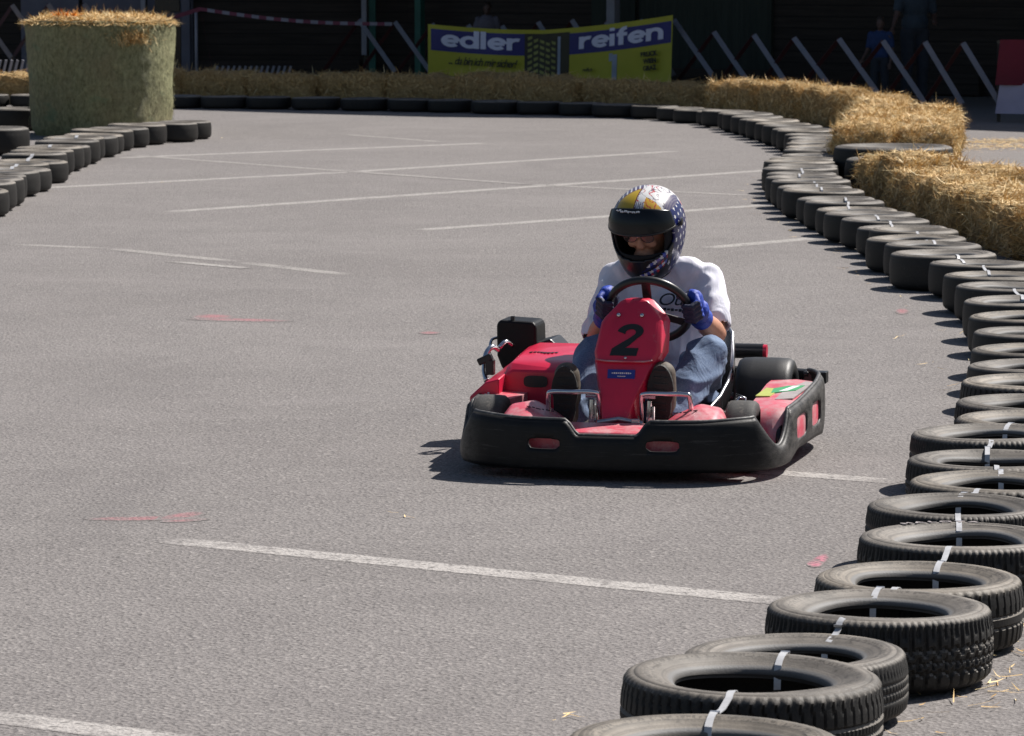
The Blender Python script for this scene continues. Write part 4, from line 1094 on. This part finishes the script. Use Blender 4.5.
# ---- steering wheel
WC=Vector((.044,.515,.582)); tilt=math.radians(38); wn=Vector((0,math.cos(tilt)*1,math.sin(tilt))).normalized(); wx=Vector((1,0,0)); wy=wn.cross(wx)*-1
if wy.z<0: wy=-wy
RW=.150
def wp(a,r=RW,d=0): return WC+wx*math.cos(a)*r+wy*math.sin(a)*r+wn*d
sw=empty('steering_wheel',(0,0,0)); sw.parent=kart
k=MB(); k.tube([wp(2*PI*i/72) for i in range(72)],.0155,14,closed=True); k.build('rim',M['black'],sw,smooth=True)
for a in(90,205,335):
    a=math.radians(a); k=MB(); k.bar(wp(a,.02,-.01),wp(a,RW,0),.034,.005,0,wn); k.build('spoke',M['black'],sw,bevel=.002)
k=MB(); q=Vector((0,0,1)).rotation_difference(wn).to_matrix().to_4x4(); k.lathe([(0,.012),(.03,.012),(.04,.004),(.04,-.02),(.02,-.035),(0,-.035)],24,0,Matrix.Translation(WC)@q); k.build('hub',M['greyp'],sw,auto=.5)
k=MB(); k.tube([WC-wn*.03,WC-wn*.10,(.03,.44,.40),(.02,.38,.16)],.011,10); k.build('steering_column',M['steel'],kart,smooth=True)
# ---- seat
k=MB(); vs=[];fs=[]; nu=22
stn=[(.70,.105,.16,.05),(.78,.085,.20,.10),(.90,.072,.225,.15),(1.02,.075,.235,.19),(1.10,.11,.245,.20),(1.155,.19,.25,.19),(1.19,.28,.25,.17),(1.215,.36,.245,.14),(1.235,.43,.235,.10),(1.245,.455,.21,.05)]
for i,(y,z,w,h) in enumerate(stn):
    lean=Vector((0,1,0)) if i<4 else Vector((0,1,0)); t=i/(len(stn)-1)
    nrmv=Vector((0,0,1)).lerp(Vector((0,-1,.12)),smooth((t-.35)/.4)).normalized()
    for j in range(nu+1):
        u=-1+2*j/nu; a=abs(u); x=w*math.copysign(min(1,a*1.28)**1.0,u) if a<.78 else math.copysign(w*(1+.02),u)
        e=0 if a<.55 else h*((a-.55)/.45)**1.15
        vs.append(Vector((x+.02,y,z))+nrmv*e)
for i in range(len(stn)-1):
    for j in range(nu): a=i*(nu+1)+j; fs.append((a,a+1,a+nu+2,a+nu+1))
k.add(vs,fs); k.build('seat',M['seat'],kart,smooth=True,solid=.008,sub=1)
n1=nu+1
k=MB(); k.tube([vs[i*n1+nu]+Vector((0,0,.0)) for i in range(len(stn))],.0065,8); k.build('seat_edging',M['steel'],kart,smooth=True); k=MB(); k.tube([vs[i*n1] for i in range(len(stn))],.0065,8); k.build('seat_edging',M['steel'],kart,smooth=True)
# ---- side pods
def pod(sg,cx):
    X=lambda x:sg*x+cx
    secs=[]
    for y,xi,xo,zt,zb in((.375,.485,.545,.12,.10),(.42,.480,.566,.195,.10),(.455,.475,.582,.225,.10),(.50,.465,.594,.234,.10),(.56,.440,.603,.238,.10),(.60,.425,.606,.240,.10),(.85,.415,.616,.248,.10),(1.08,.405,.618,.254,.10),(1.20,.405,.606,.256,.10)):
        secs.append([(X(xi),y,zb),(X(xi),y,zt),(X((xi+xo)/2),y,zt+.006),(X(xo-.012),y,zt-.004),(X(xo),y,zt-.022),(X(xo),y,zb)])
    return loft('side_pod',secs,M['red_pale'],kart,.006,auto=.6)
rp=pod(1,-.004); lp=pod(-1,-.036)
def ontop(x,y): return Vector((x,y,.2385+.016*smooth((y-.5)/.7)+.0068))
k=MB(); k.prism([(.47,.93),(.565,.98),(.572,1.15),(.555,.80),(.50,.70),(.50,.80)][::-1],lambda p:ontop(*p)+Vector((0,0,.001)),lambda p:ontop(*p)+Vector((0,0,.003)))
# three flat vinyl pieces on the pod top
def vinyl(pts,mat,h):
    k=MB(); k.prism(pts,lambda p:ontop(*p)+Vector((0,0,h-.004)),lambda p:ontop(*p)+Vector((0,0,h))); return k.build('sticker',mat,rp)
vinyl([(.500,.62),(.562,.66),(.574,.90),(.576,1.12),(.545,1.14),(.500,.84)],M['greysticker'],.0015)
vinyl([(.415,.70),(.470,.70),(.480,.90),(.425,.92)],M['yellowgreen'],.0022)
vinyl([(.462,.78),(.545,.86),(.560,1.00),(.50,.98),(.455,.90)],M['green'],.0032)
vinyl([(.485,.82),(.515,.84),(.545,.98),(.520,.97)],M['white'],.0042)
k=MB(); k.lathe([(0,.030),(.020,.030),(.055,.0),(0,.0)],20,0,Matrix.Translation((.548,.398,.140))@Matrix.Rotation(PI/2-.5,4,'X')@Matrix.Diagonal((.36,.85,.3,1))); k.build('pod_recess',M['black'],rp,smooth=True)
# ---- engine cover (left), vent, airbox and pipes
secs=[]
for y,xl,xr,zt,zb,ch in((.70,-.545,-.275,.325,.09,.03),(.735,-.545,-.268,.352,.09,.02),(.80,-.545,-.262,.360,.09,.02),(.95,-.550,-.262,.374,.09,.03),(1.12,-.545,-.290,.392,.09,.05),(1.16,-.53,-.31,.385,.09,.06)):
    secs.append([(xl,y,zb),(xl-.03,y,zt-.12),(xl,y,zt-.02),(xl+ch,y,zt),(xr-.01,y,zt),(xr,y,zt-.02),(xr,y,zb)])
ec=loft('engine_cover',secs,M['red'],kart,.006,auto=.6)
k=MB(); pts=[]
for i in range(28):
    a=2*PI*i/28; c,s_=math.cos(a),math.sin(a); pts.append((.046*math.copysign(abs(c)**.5,c),.022*math.copysign(abs(s_)**.6,s_)))
k.prism(pts,lambda p:Vector((-.425+p[0],.70,.285+p[1])),lambda p:Vector((-.425+p[0],.694,.285+p[1]))); k.build('air_vent',M['black'],ec)
k=MB()
for j in range(8): k.box((-.49+j*.014,.93+.01*math.sin(j),.3735),(.010,.03,.002))
k.build('worn_print',M['black'],ec)
secs=[[(-.66,y,.15),(-.66,y,.23+.03*(y-.5)),(-.60,y,.285+.06*(y-.55)),(-.545,y,.30+.08*(y-.55)),(-.545,y,.15)] for y in(.60,.75,.95,1.12)]
loft('cover_flank',secs,M['red'],kart,.006,auto=.6)
k=MB()
for j in range(7): k.box((-.652+j*.011,.597,.212+j*.006),(.007,.003,.008))
k.build('worn_print',M['white'],ec)
k=MB(); k.prism([(-.680,.33),(-.682,.455),(-.668,.472),(-.535,.466),(-.522,.450),(-.518,.33),(-.60,.25),(-.66,.28)],lambda p:Vector((p[0],1.18,p[1])),lambda p:Vector((p[0],1.36,p[1]))); ab=k.build('airbox',M['blackp'],kart,bevel=.01)
k=MB(); k.box((-.62,1.2,.478),(.015,.015,.016)); k.build('airbox_clip',M['black'],ab)
k=MB(); k.prism([(-.54,.38),(-.47,.40),(-.43,.36),(-.43,.25),(-.54,.25)],lambda p:Vector((p[0],1.2,p[1])),lambda p:Vector((p[0],1.4,p[1]))); k.prism([(-.62,.28),(-.52,.31),(-.5,.12),(-.62,.12)],lambda p:Vector((p[0],1.1,p[1])),lambda p:Vector((p[0],1.36,p[1]))); k.build('engine',M['black'],kart,bevel=.008)
k=MB(); k.tube(catmull([(-.655,1.25,.40),(-.705,1.22,.392),(-.712,1.2,.36),(-.705,1.15,.33)],6),.006,8); k.build('coolant_hose',M['chrome'],kart,smooth=True)
k=MB(); k.tube(catmull([(-.64,1.02,.37),(-.655,.98,.385),(-.672,.95,.36),(-.675,.93,.30),(-.66,.90,.26)],6),.011,10); k.build('coolant_hose',M['chrome'],kart,smooth=True)
k=MB(); k.tube(catmull([(-.60,1.1,.38),(-.615,1.05,.40),(-.635,1.02,.38)],4),.009,8); k.build('coolant_hose',M['chrome'],kart,smooth=True)
k=MB(); k.box((-.665,.90,.345),(.06,.03,.028),0,Matrix.Rotation(-.45,3,'Y')); k.box((-.645,.9,.315),(.035,.03,.06)); k.build('brake_clamp',M['black'],kart,bevel=.005)
# ---- rear parts
k=MB(); k.tube([(.06,1.60,.328),(.312,1.60,.328)],.030,20); k.build('exhaust_silencer',M['black'],kart,auto=.5)
k=MB(); k.tube([(.312,1.60,.328),(.326,1.60,.328)],.027,20); k.build('red_tube_end',M['red'],kart,auto=.5)  # plain red end of the rear cylinder
k=MB(); k.prism([(-.60,1.44),(-.56,1.58),(-.4,1.66),(.4,1.66),(.55,1.58),(.585,1.44),(.535,1.44),(.50,1.53),(.37,1.60),(-.37,1.60),(-.52,1.53),(-.55,1.44)],lambda p:Vector((p[0]-.01,p[1],.12)),lambda p:Vector((p[0]-.01,p[1],.262))); k.build('rear_bumper',M['blackp'],kart,bevel=.012)
k=MB(); k.box((.545,1.43,.248),(.09,.07,.045)); k.tube([(.50,1.40,.262),(.52,1.40,.262)],.012,10); k.build('bumper_bracket',M['black'],kart,bevel=.006)
k=MB(); k.tube([(.26,1.02,.10),(.30,1.0,.22),(.335,.98,.21),(.335,.97,.10)],.006,8); k.tube([(.30,.86,.17),(.33,.86,.225),(.345,.88,.215)],.006,8); k.build('seat_stay',M['chrome'],kart,smooth=True)
k=MB(); k.box((.10,1.42,.20),(.16,.20,.20)); k.box((-.12,1.36,.19),(.16,.16,.18)); 
for j in range(6): k.box((.10,1.42,.12+j*.03),(.19,.23,.006))
k.build('motor_block',M['greyp'],kart,bevel=.004)

# ================================================================== THE DRIVER
drv=empty('person',(KO.x,KO.y,0),-yaw,'go-kart driver in white T-shirt, jeans, blue gloves and a patterned full-face helmet','person')
V=Vector
HC=V((-.030,.905,.863))
shL,elL,wrL=V((-.172,1.005,.655)),V((-.218,.85,.440)),V((-.150,.655,.540))
shR,elR,wrR=V((.180,.990,.660)),V((.240,.845,.470)),V((.212,.655,.545))
hipL,knL,anL=V((-.07,1.00,.19)),V((-.19,.66,.395)),V((-.222,.41,.215))
hipR,knR,anR=V((.10,1.00,.19)),V((.238,.66,.405)),V((.155,.42,.215))
tor=[('e',V((.01,1.06,.24)),(.16,.12,.13)),('e',V((.01,1.07,.42)),(.155,.105,.16)),('e',V((0,1.04,.58)),(.18,.105,.15)),('c',shL,.055,shR,.055),('c',V((0,1.0,.66)),.06,V((-.015,.95,.78)),.055)]
hq=Matrix.Rotation(-.17,3,'Z')@Matrix.Rotation(math.radians(20),3,'X')   # face towards -y, pitched down
def hl(x,y,z): return HC+hq@V((x,y,z))
face_=[('e',hl(0,.0,0),(.078,.095,.115),hq),('e',hl(0,-.100,-.020),(.013,.022,.030),hq),('e',hl(0,-.107,-.034),(.018,.014,.012),hq),('e',hl(0,-.075,-.085),(.045,.03,.03),hq),
       ('e',hl(.036,-.080,-.030),(.024,.018,.020),hq),('e',hl(-.036,-.080,-.030),(.024,.018,.020),hq),('e',hl(0,-.09,.03),(.055,.012,.012),hq),('e',hl(0,-.092,-.064),(.024,.010,.007),hq),('e',hl(.079,0,-.01),(.01,.02,.03),hq),('e',hl(-.079,0,-.01),(.01,.02,.03),hq)]
body=tor+face_
for sh,el,wr in((shL,elL,wrL),(shR,elR,wrR)): body+=[('c',sh,.05,el,.041),('c',el,.042,el.lerp(wr,.35),.043),('c',el.lerp(wr,.35),.043,wr,.029)]
for h_,kn,an in((hipL,knL,anL),(hipR,knR,anR)): body+=[('c',h_,.08,kn,.055),('c',kn,.055,kn.lerp(an,.35),.052),('c',kn.lerp(an,.35),.052,an,.036)]
bd=blob('body',body,M['skin'],drv,.0065,3)
# T-shirt with sleeves to the elbow
def fold(p):
    w=wrinkle(.014,9,(1,1,.75),2)(p); 
    # diagonal drag folds from the armpits
    w+=.0075*(1-2*abs(math.sin(26*(abs(p.x)*.9+p.z*.8)+3.5*noise.noise(p*5))))*smooth((.75-p.z)/.3)*smooth((abs(p.x)-.03)/.1); return w
it=[('e',V((.01,1.06,.27)),(.185,.14,.14)),('e',V((.01,1.055,.42)),(.185,.135,.17)),('e',V((0,1.035,.57)),(.20,.125,.155)),('c',shL+V((0,0,-.006)),.064,shR+V((0,0,-.006)),.064),('c',V((0,1.0,.66)),.085,V((-.01,.985,.712)),.075),
    ('c',V((-.13,.985,.685)),.055,V((.13,.97,.69)),.055)]
for sh,el,f in((shL,elL,.98),(shR,elR,.86)):
    e=sh.lerp(el,f); it+=[('c',sh,.065,sh.lerp(el,.5),.061),('c',sh.lerp(el,.5),.064,e,.061)]
cR=shR.lerp(elR,.90); cL=shL.lerp(elL,1.0)
shirt=blob('t_shirt',it,M['shirt'],drv,.0075,3,fold)
# open the sleeve ends cleanly
me=shirt.data; bm=bmesh.new(); bm.from_mesh(me)
rem=[]
for f in bm.faces:
    c=f.calc_center_median()
    for sh,el,t in((shR,elR,.93),(shL,elL,1.05)):
        d=(el-sh).normalized()
        if (c-sh.lerp(el,t)).dot(d)>0 and (c-el).length<.12: rem.append(f)
bmesh.ops.delete(bm,geom=list(set(rem)),context='FACES'); bm.to_mesh(me); bm.free()
q=shirt.modifiers.new('s','SOLIDIFY'); q.thickness=.004; q.offset=-1
# chest print seen through the wheel
k=MB()
tp=frame((.055,.903,.575),(1,0,0),(0,-.12,1))
text('chest_print','Our',.066,M['darktrousers'],shirt,frame((.070,.890,.588),(1,.15,.0),(0,.05,1)),.008,0,.3,.9,1.2)
k=MB()
for j in range(7): k.box((.035+j*.015,.896,.552-.001*j),(.010,.014,.006 if j%2 else .010))
k.build('worn_print',M['darktrousers'],shirt)
# jeans
it=[('e',V((.015,1.05,.22)),(.185,.14,.11))]
for h_,kn,an,o in((hipL,knL,anL,0),(hipR,knR,anR,1)):
    mid=kn.lerp(an,.5)
    it+=[('c',h_,.105,kn,.078),('c',kn,.078,mid,.073),('c',mid,.073,an,.062)]
def jf(p):
    return wrinkle(.013,6,(1,.7,1),6)(p)+.009*(1-2*abs(math.sin(30*(p.z+.35*p.x)+4*noise.noise(p*5))))*smooth((.40-p.z)/.15)+.006*(1-2*abs(math.sin(22*(p.x+p.z*.5)+4*noise.noise(p*4))))
blob('jeans',it,M['denim'],drv,.0075,3,jf)
# shoes: heels down, soles turned to the camera
def shoe(cx,cy,cz,lean,side):
    h=V((cx,cy+.045,cz-.068)); t=V((cx+lean,cy+.020,cz+.078))
    m_=h.lerp(t,.55)
    s_=blob('shoe',[('c',h,.050,m_,.053),('c',m_,.053,t,.048),('c',h+V((0,.03,.02)),.045,h+V((0,.07,.045)),.045)],M['shoe'],drv,.007,3)
    k=MB(); pts=[]
    for i in range(36):
        a=2*PI*i/36; y=.122*math.sin(a); w=(.052 if y>0 else .045); w*=1-.10*math.exp(-((y+.01)/.03)**2); pts.append((w*math.cos(a)*(1 if abs(math.sin(a))<.9 else 1),y))
    d=(t-h).normalized(); x=V((1,0,0)); n_=d.cross(x).normalized()
    if n_.y>0: n_=-n_
    x=n_.cross(d).normalized(); c=h.lerp(t,.5)+n_*.036
    k.prism(pts,lambda p:c+x*p[0]+d*p[1],lambda p:c+x*p[0]+d*p[1]+n_*.018)
    for j in range(9):
        y=-.10+j*.025; k.box(c+d*y+n_*.019,(.052,.004,.009),0,Matrix((x,n_,d)).transposed())
    k.build('sole',M['sole'],s_,bevel=.005); return s_
shoe(-.240,.335,.272,.004,-1); shoe(.117,.335,.283,.006,1)
# gloves gripping the rim
def glove(ang,wr,side,name='glove'):
    c=wp(ang); T=(-wx*math.sin(ang)+wy*math.cos(ang)); Nr=(wx*math.cos(ang)+wy*math.sin(ang)); 
    it=[]
    kn0=c+Nr*.030+wn*.022
    it+=[('c',wr.lerp(c,.15),.037,kn0*.6+wr*.4,.040),('e',c+wn*.040+Nr*.010,(.040,.034,.046)),('c',c+wn*.036+Nr*.018-T*.026,.024,c+wn*.036+Nr*.018+T*.030,.024)]
    for i,Lf in enumerate((.86,1.0,1.0,.92)):
        o=T*(-.034+i*.023)
        a0=c+o+Nr*.030+wn*.020; a1=c+o+(Nr*.041-wn*.006)*1.0; a2=c+o+Nr*(.020)*Lf-wn*.031; a3=c+o-Nr*.012*Lf-wn*.027
        it+=[('c',a0,.0125,a1,.0120),('c',a1,.0120,a2,.0112),('c',a2,.0112,a3,.0100)]
    th0=c+wn*.036-Nr*.008+T*.022; th1=c+wn*.020-Nr*.030+T*.046; th2=c-wn*.004-Nr*.026+T*.064
    it+=[('c',th0,.017,th1,.0135),('c',th1,.0135,th2,.011)]
    o=blob(name,it,M['glove'],drv,.0042,2,wrinkle(.0022,60))
    o.data.materials.append(M['gloved'])
    for f in o.data.polygons:
        p=V(f.center); 
        if (p-c).dot(wn)<-.012 or (p-c).dot(Nr)<.0: f.material_index=1
    # elastic cuff
    d=(wr-c).normalized(); k=MB(); p0=wr+d*.030; p1=wr-d*.040
    k.tube([p0,p0.lerp(p1,.1),p0.lerp(p1,.25),p0.lerp(p1,.5),p0.lerp(p1,.75),p1],[.041,.0435,.040,.0425,.040,.040],20); k.build('cuff',M['glove'],o,smooth=True)
    return o
glove(math.radians(4),wrR,1); glove(math.radians(172),wrL,-1)
# ---- helmet, painted shell with eye port, raised visor, lining
NU,NV=200,128
def hshape(az,el):
    """az 0 = face direction, + = driver's left; el up; returns local point"""
    ce,se=math.cos(el),math.sin(el)
    dx,dy,dz=math.sin(az)*ce,-math.cos(az)*ce,se
    a,b_,c=.138,.160,.157
    e=2.25; r=((abs(dx)/a)**e+(abs(dy)/b_)**e+(abs(dz)/c)**e)**(-1/e)
    x,y,z=dx*r,dy*r,dz*r
    # chin bar pushes forward and down, narrow jaw
    low=smooth((-z+.01)/.14)
    if y<0: y-=.020*low*max(0,math.cos(az))
    z-=.042*low
    x*=1-.13*low
    # crown a little pointed to the back
    return V((x,y,z))
PALE=(.62,.60,.62);WHITE=(.68,.67,.66);GOLD=(.46,.31,.02);BLK=(.008,.008,.01);NAVY=(.008,.013,.10);RED=(.45,.03,.04);GREY=(.13,.12,.16)
def hpaint(az,el):
    A=math.degrees(az); E=math.degrees(el)
    n_=noise.noise(V((A*.05,E*.05,0)))*5
    # crown graphics
    if E>38:
        # use a top-down chart
        u=math.cos(el)*math.sin(az); v=-math.cos(el)*math.cos(az)   # u right, v front(-)
        if -.56<u<-.03 and v<.10+.80*u+n_*.01:
            edge=min(abs(u+.56),abs(u+.03),abs(v-.10-.80*u))
            return (.12,.02,.03) if edge<.028 else GOLD
        if -.03<=u<.60 and (v>-.50 and not(.17<u<.58 and v<-.34-.3*(u-.17))):
            if abs(noise.noise(V((u*4.2,v*4.2,3))))<.05: return (.05,.03,.07) if noise.noise(V((u*3,v*3,9)))>-.1 else RED
            if abs(noise.noise(V((u*5,v*5,7))))<.04: return GREY
            return WHITE
        if .17<u<.58 and v<=-.34-.3*(u-.17)+n_*.01: return (.62,.36,.04) if abs(noise.noise(V((u*7,v*7,1))))>.06 else RED
        if -.03<=u<=.20 and v<=-.5+n_*.02: return PALE if (u*40)%2<1.2 else GREY
        if u<=-.56 or u<-.03:
            return WHITE if ((u*9+v*3)%1)<.35 else (.10,.08,.14)
        return GREY if (u*20%1)<.5 else (.06,.05,.12)
    if 48<A<140:
        # navy side with stars and a pink-white rear edge
        if A>118: return (.60,.30,.30) if (E*.08)%1<.5 else PALE
        gx=(A*.075+(int((E+90)/11)%2)*.5)%1; gy=((E+90)/11)%1
        if abs(gx-.5)/.19+abs(gy-.5)/.30<1: return WHITE
        if A<60: return BLK
        return NAVY
    mid=-40+(A-5)*.52
    if 0<A<62 and abs(E-mid)<10-2*(A<15):
        t=(A*.085+E*.05)%1; q=(A*.03-E*.11)%1
        if q<.42 and t<.5: return WHITE
        if q<.42: return (.08,.10,.40)
        if t<.35 and E<mid: return RED
        if q<.72: return NAVY
        return BLK
    if A<-110 or A>=140: return GREY if (E*.07+A*.02)%1<.5 else WHITE
    if A<-60 and E>10: return (.30,.29,.33) if (E*.09)%1<.3 else (.05,.04,.08)
    return BLK
vs=[];cols=[]
for j in range(NV+1):
    el=math.radians(-62+ (90+62)*j/NV)
    for i in range(NU):
        az=-PI+2*PI*i/NU; vs.append(HC+hq@hshape(az,el)); cols.append((az,el))
fs=[];fc=[]
for j in range(NV):
    for i in range(NU):
        l=(i+1)%NU; a=j*NU+i
        az=-PI+2*PI*(i+.5)/NU; el=math.radians(-62+(152)*(j+.5)/NV)
        A=abs(math.degrees(az)); E=math.degrees(el)
        top=30; bot=-19+ (A/60)**2*7
        if A<62 and bot<E<top and not(A>50 and (E>top-8 or E<bot+6) and (A-50)/12+ max((E-(top-8))/8,(bot+6-E)/6)>1.0): continue
        fs.append((a,j*NU+l,(j+1)*NU+l,(j+1)*NU+i)); fc.append(hpaint(az,el))
me=bpy.data.meshes.new('helmet'); me.from_pydata([tuple(p) for p in vs],[],fs); me.materials.append(M['helmet'])
ca=me.color_attributes.new('paint','FLOAT_COLOR','CORNER')
li=0
for p,c in zip(me.polygons,fc):
    for _ in p.loop_indices: ca.data[_].color=(c[0],c[1],c[2],1)
bm=bmesh.new(); bm.from_mesh(me); bmesh.ops.delete(bm,geom=[v for v in bm.verts if not v.link_faces],context='VERTS'); bmesh.ops.remove_doubles(bm,verts=bm.verts[:],dist=.0001); bmesh.ops.recalc_face_normals(bm,faces=bm.faces); bm.to_mesh(me); bm.free()
me.polygons.foreach_set('use_smooth',[True]*len(me.polygons))
helm=bpy.data.objects.new('helmet',me); COL.objects.link(helm); helm.parent=drv
q=helm.modifiers.new('s','SOLIDIFY'); q.thickness=.010; q.offset=-1
# lining: inner shell, open at the face
k=MB(); vs=[];fs=[];nu,nv=64,36
for j in range(nv+1):
    el=math.radians(-66+150*j/nv)
    for i in range(nu): az=-PI+2*PI*i/nu; vs.append(HC+hq@(hshape(az,el)*.905))
for j in range(nv):
    for i in range(nu):
        l=(i+1)%nu; az=-180+360*(i+.5)/nu; el=-66+150*(j+.5)/nv
        if abs(az)<46 and -16<el<26: continue
        a=j*nu+i; fs.append((a,j*nu+l,(j+1)*nu+l,(j+1)*nu+i))
k.add(vs,fs); k.build('helmet_lining',M['padding'],helm,smooth=True,solid=.006)
# neck roll closing the underside
k=MB(); ring=[HC+hq@(hshape(2*PI*i/40,math.radians(-58))*.93) for i in range(40)]; k.tube(ring,.016,10,closed=True); k.build('neck_roll',M['padding'],helm,smooth=True)
# visor (raised)
def shellpatch(name,mat,a0,a1,e0,e1,sc,parent,nu=40,nv=16,edge=None,solid=.003):
    k=MB(); vs=[];fs=[]
    for j in range(nv+1):
        for i in range(nu+1):
            az=a0+(a1-a0)*i/nu; t=j/nv; lo,hi=e0,e1
            if edge: lo,hi=edge(az)
            vs.append(HC+hq@(hshape(math.radians(az),math.radians(lo+(hi-lo)*t))*sc+V((0,-.004,.004))))
    for j in range(nv):
        for i in range(nu): a=j*(nu+1)+i; fs.append((a,a+1,a+nu+2,a+nu+1))
    k.add(vs,fs); return k.build(name,mat,parent,smooth=True,solid=solid)
vis=shellpatch('visor',M['visor'],-82,66,0,0,1.032,helm,edge=lambda a:(11+ (abs(a)/80)**3*2,47-(abs(a)/80)**2*16))
shellpatch('visor_rim',M['black'],-84,67,0,0,1.038,vis,edge=lambda a:(10+(abs(a)/80)**3*2,12.5+(abs(a)/80)**3*2),nv=3)
for sg in(-1,1):
    k=MB(); p=HC+hq@(hshape(math.radians(sg*82),math.radians(14))*1.05); k.lathe([(0,.006),(.012,.006),(.018,0)],20,0,Matrix.Translation(p)@Matrix.Rotation(sg*PI/2,4,'Y')); k.build('visor_pivot',M['black'],vis,smooth=True)
# worn script along the top of the visor
k=MB()
rr=random.Random(4)
for j in range(13):
    az=-34+j*3.6; h0=41+rr.uniform(-1,1); p=HC+hq@(hshape(math.radians(az),math.radians(h0))*1.062+V((0,-.004,.004))); k.box(p,(.006,.003,.003+.006*rr.random()),0,hq@Matrix.Rotation(-.9,3,'X')@Matrix.Rotation(rr.uniform(-.5,.5),3,'Y'))
    if j%2: k.box(p+V((.004,0,.002)),(.008,.003,.002),0,hq@Matrix.Rotation(-.9,3,'X'))
k.build('worn_script',M['white'],vis)
# spectacles
sp=empty('spectacles',(0,0,0)); sp.parent=drv
for sg in(-1,1):
    k=MB(); pts=[hl(sg*.034+.026*math.cos(a),-.112,.004+.018*math.sin(a)) for a in [2*PI*i/24 for i in range(24)]]
    k.tube(pts,.0015,6,closed=True); k.build('frame',M['black'],sp,smooth=True)
    k=MB(); k.add(pts,[tuple(range(24))]); k.build('lens',M['lens'],sp,solid=.001)
k=MB(); k.tube([hl(-.009,-.112,.006),hl(0,-.115,.010),hl(.009,-.112,.006)],.0016,6); k.build('bridge',M['chrome'],sp)

# ------------------------------------------------------------------ camera, light, sky
cam=bpy.data.cameras.new('camera'); co=bpy.data.objects.new('camera',cam); COL.objects.link(co)
co.location=(0,0,CH); co.rotation_euler=(PI/2-TH,0,0); cam.sensor_width=36; cam.lens=FPX/1024*36; cam.clip_end=1000; cam.clip_start=.1
cam.dof.use_dof=True; cam.dof.focus_distance=13.6; cam.dof.aperture_fstop=18
S.camera=co
sd=Vector((.66,.52,1.0)).normalized(); el=math.asin(sd.z)
sun=bpy.data.lights.new('sun','SUN'); sun.energy=4.8; sun.angle=math.radians(.53); sun.color=(1,.955,.90)
so=bpy.data.objects.new('sun',sun); COL.objects.link(so); so.rotation_euler=(-sd).to_track_quat('-Z','Y').to_euler(); so.location=(20,20,30)
w=bpy.data.worlds.new('World'); S.world=w; w.use_nodes=True; nt=w.node_tree
sky=nt.nodes.new('ShaderNodeTexSky'); sky.sky_type='NISHITA'; sky.sun_disc=False; sky.sun_elevation=el; sky.sun_rotation=math.atan2(sd.x,sd.y)
sky.air_density=1.0; sky.dust_density=1.5; sky.ozone_density=1.0
nt.links.new(sky.outputs[0],nt.nodes['Background'].inputs[0]); nt.nodes['Background'].inputs[1].default_value=.05
S.view_settings.view_transform='Standard'; S.view_settings.look='None'; S.view_settings.gamma=1; S.view_settings.exposure=.55
S.cycles.max_bounces=6; S.cycles.use_denoising=True
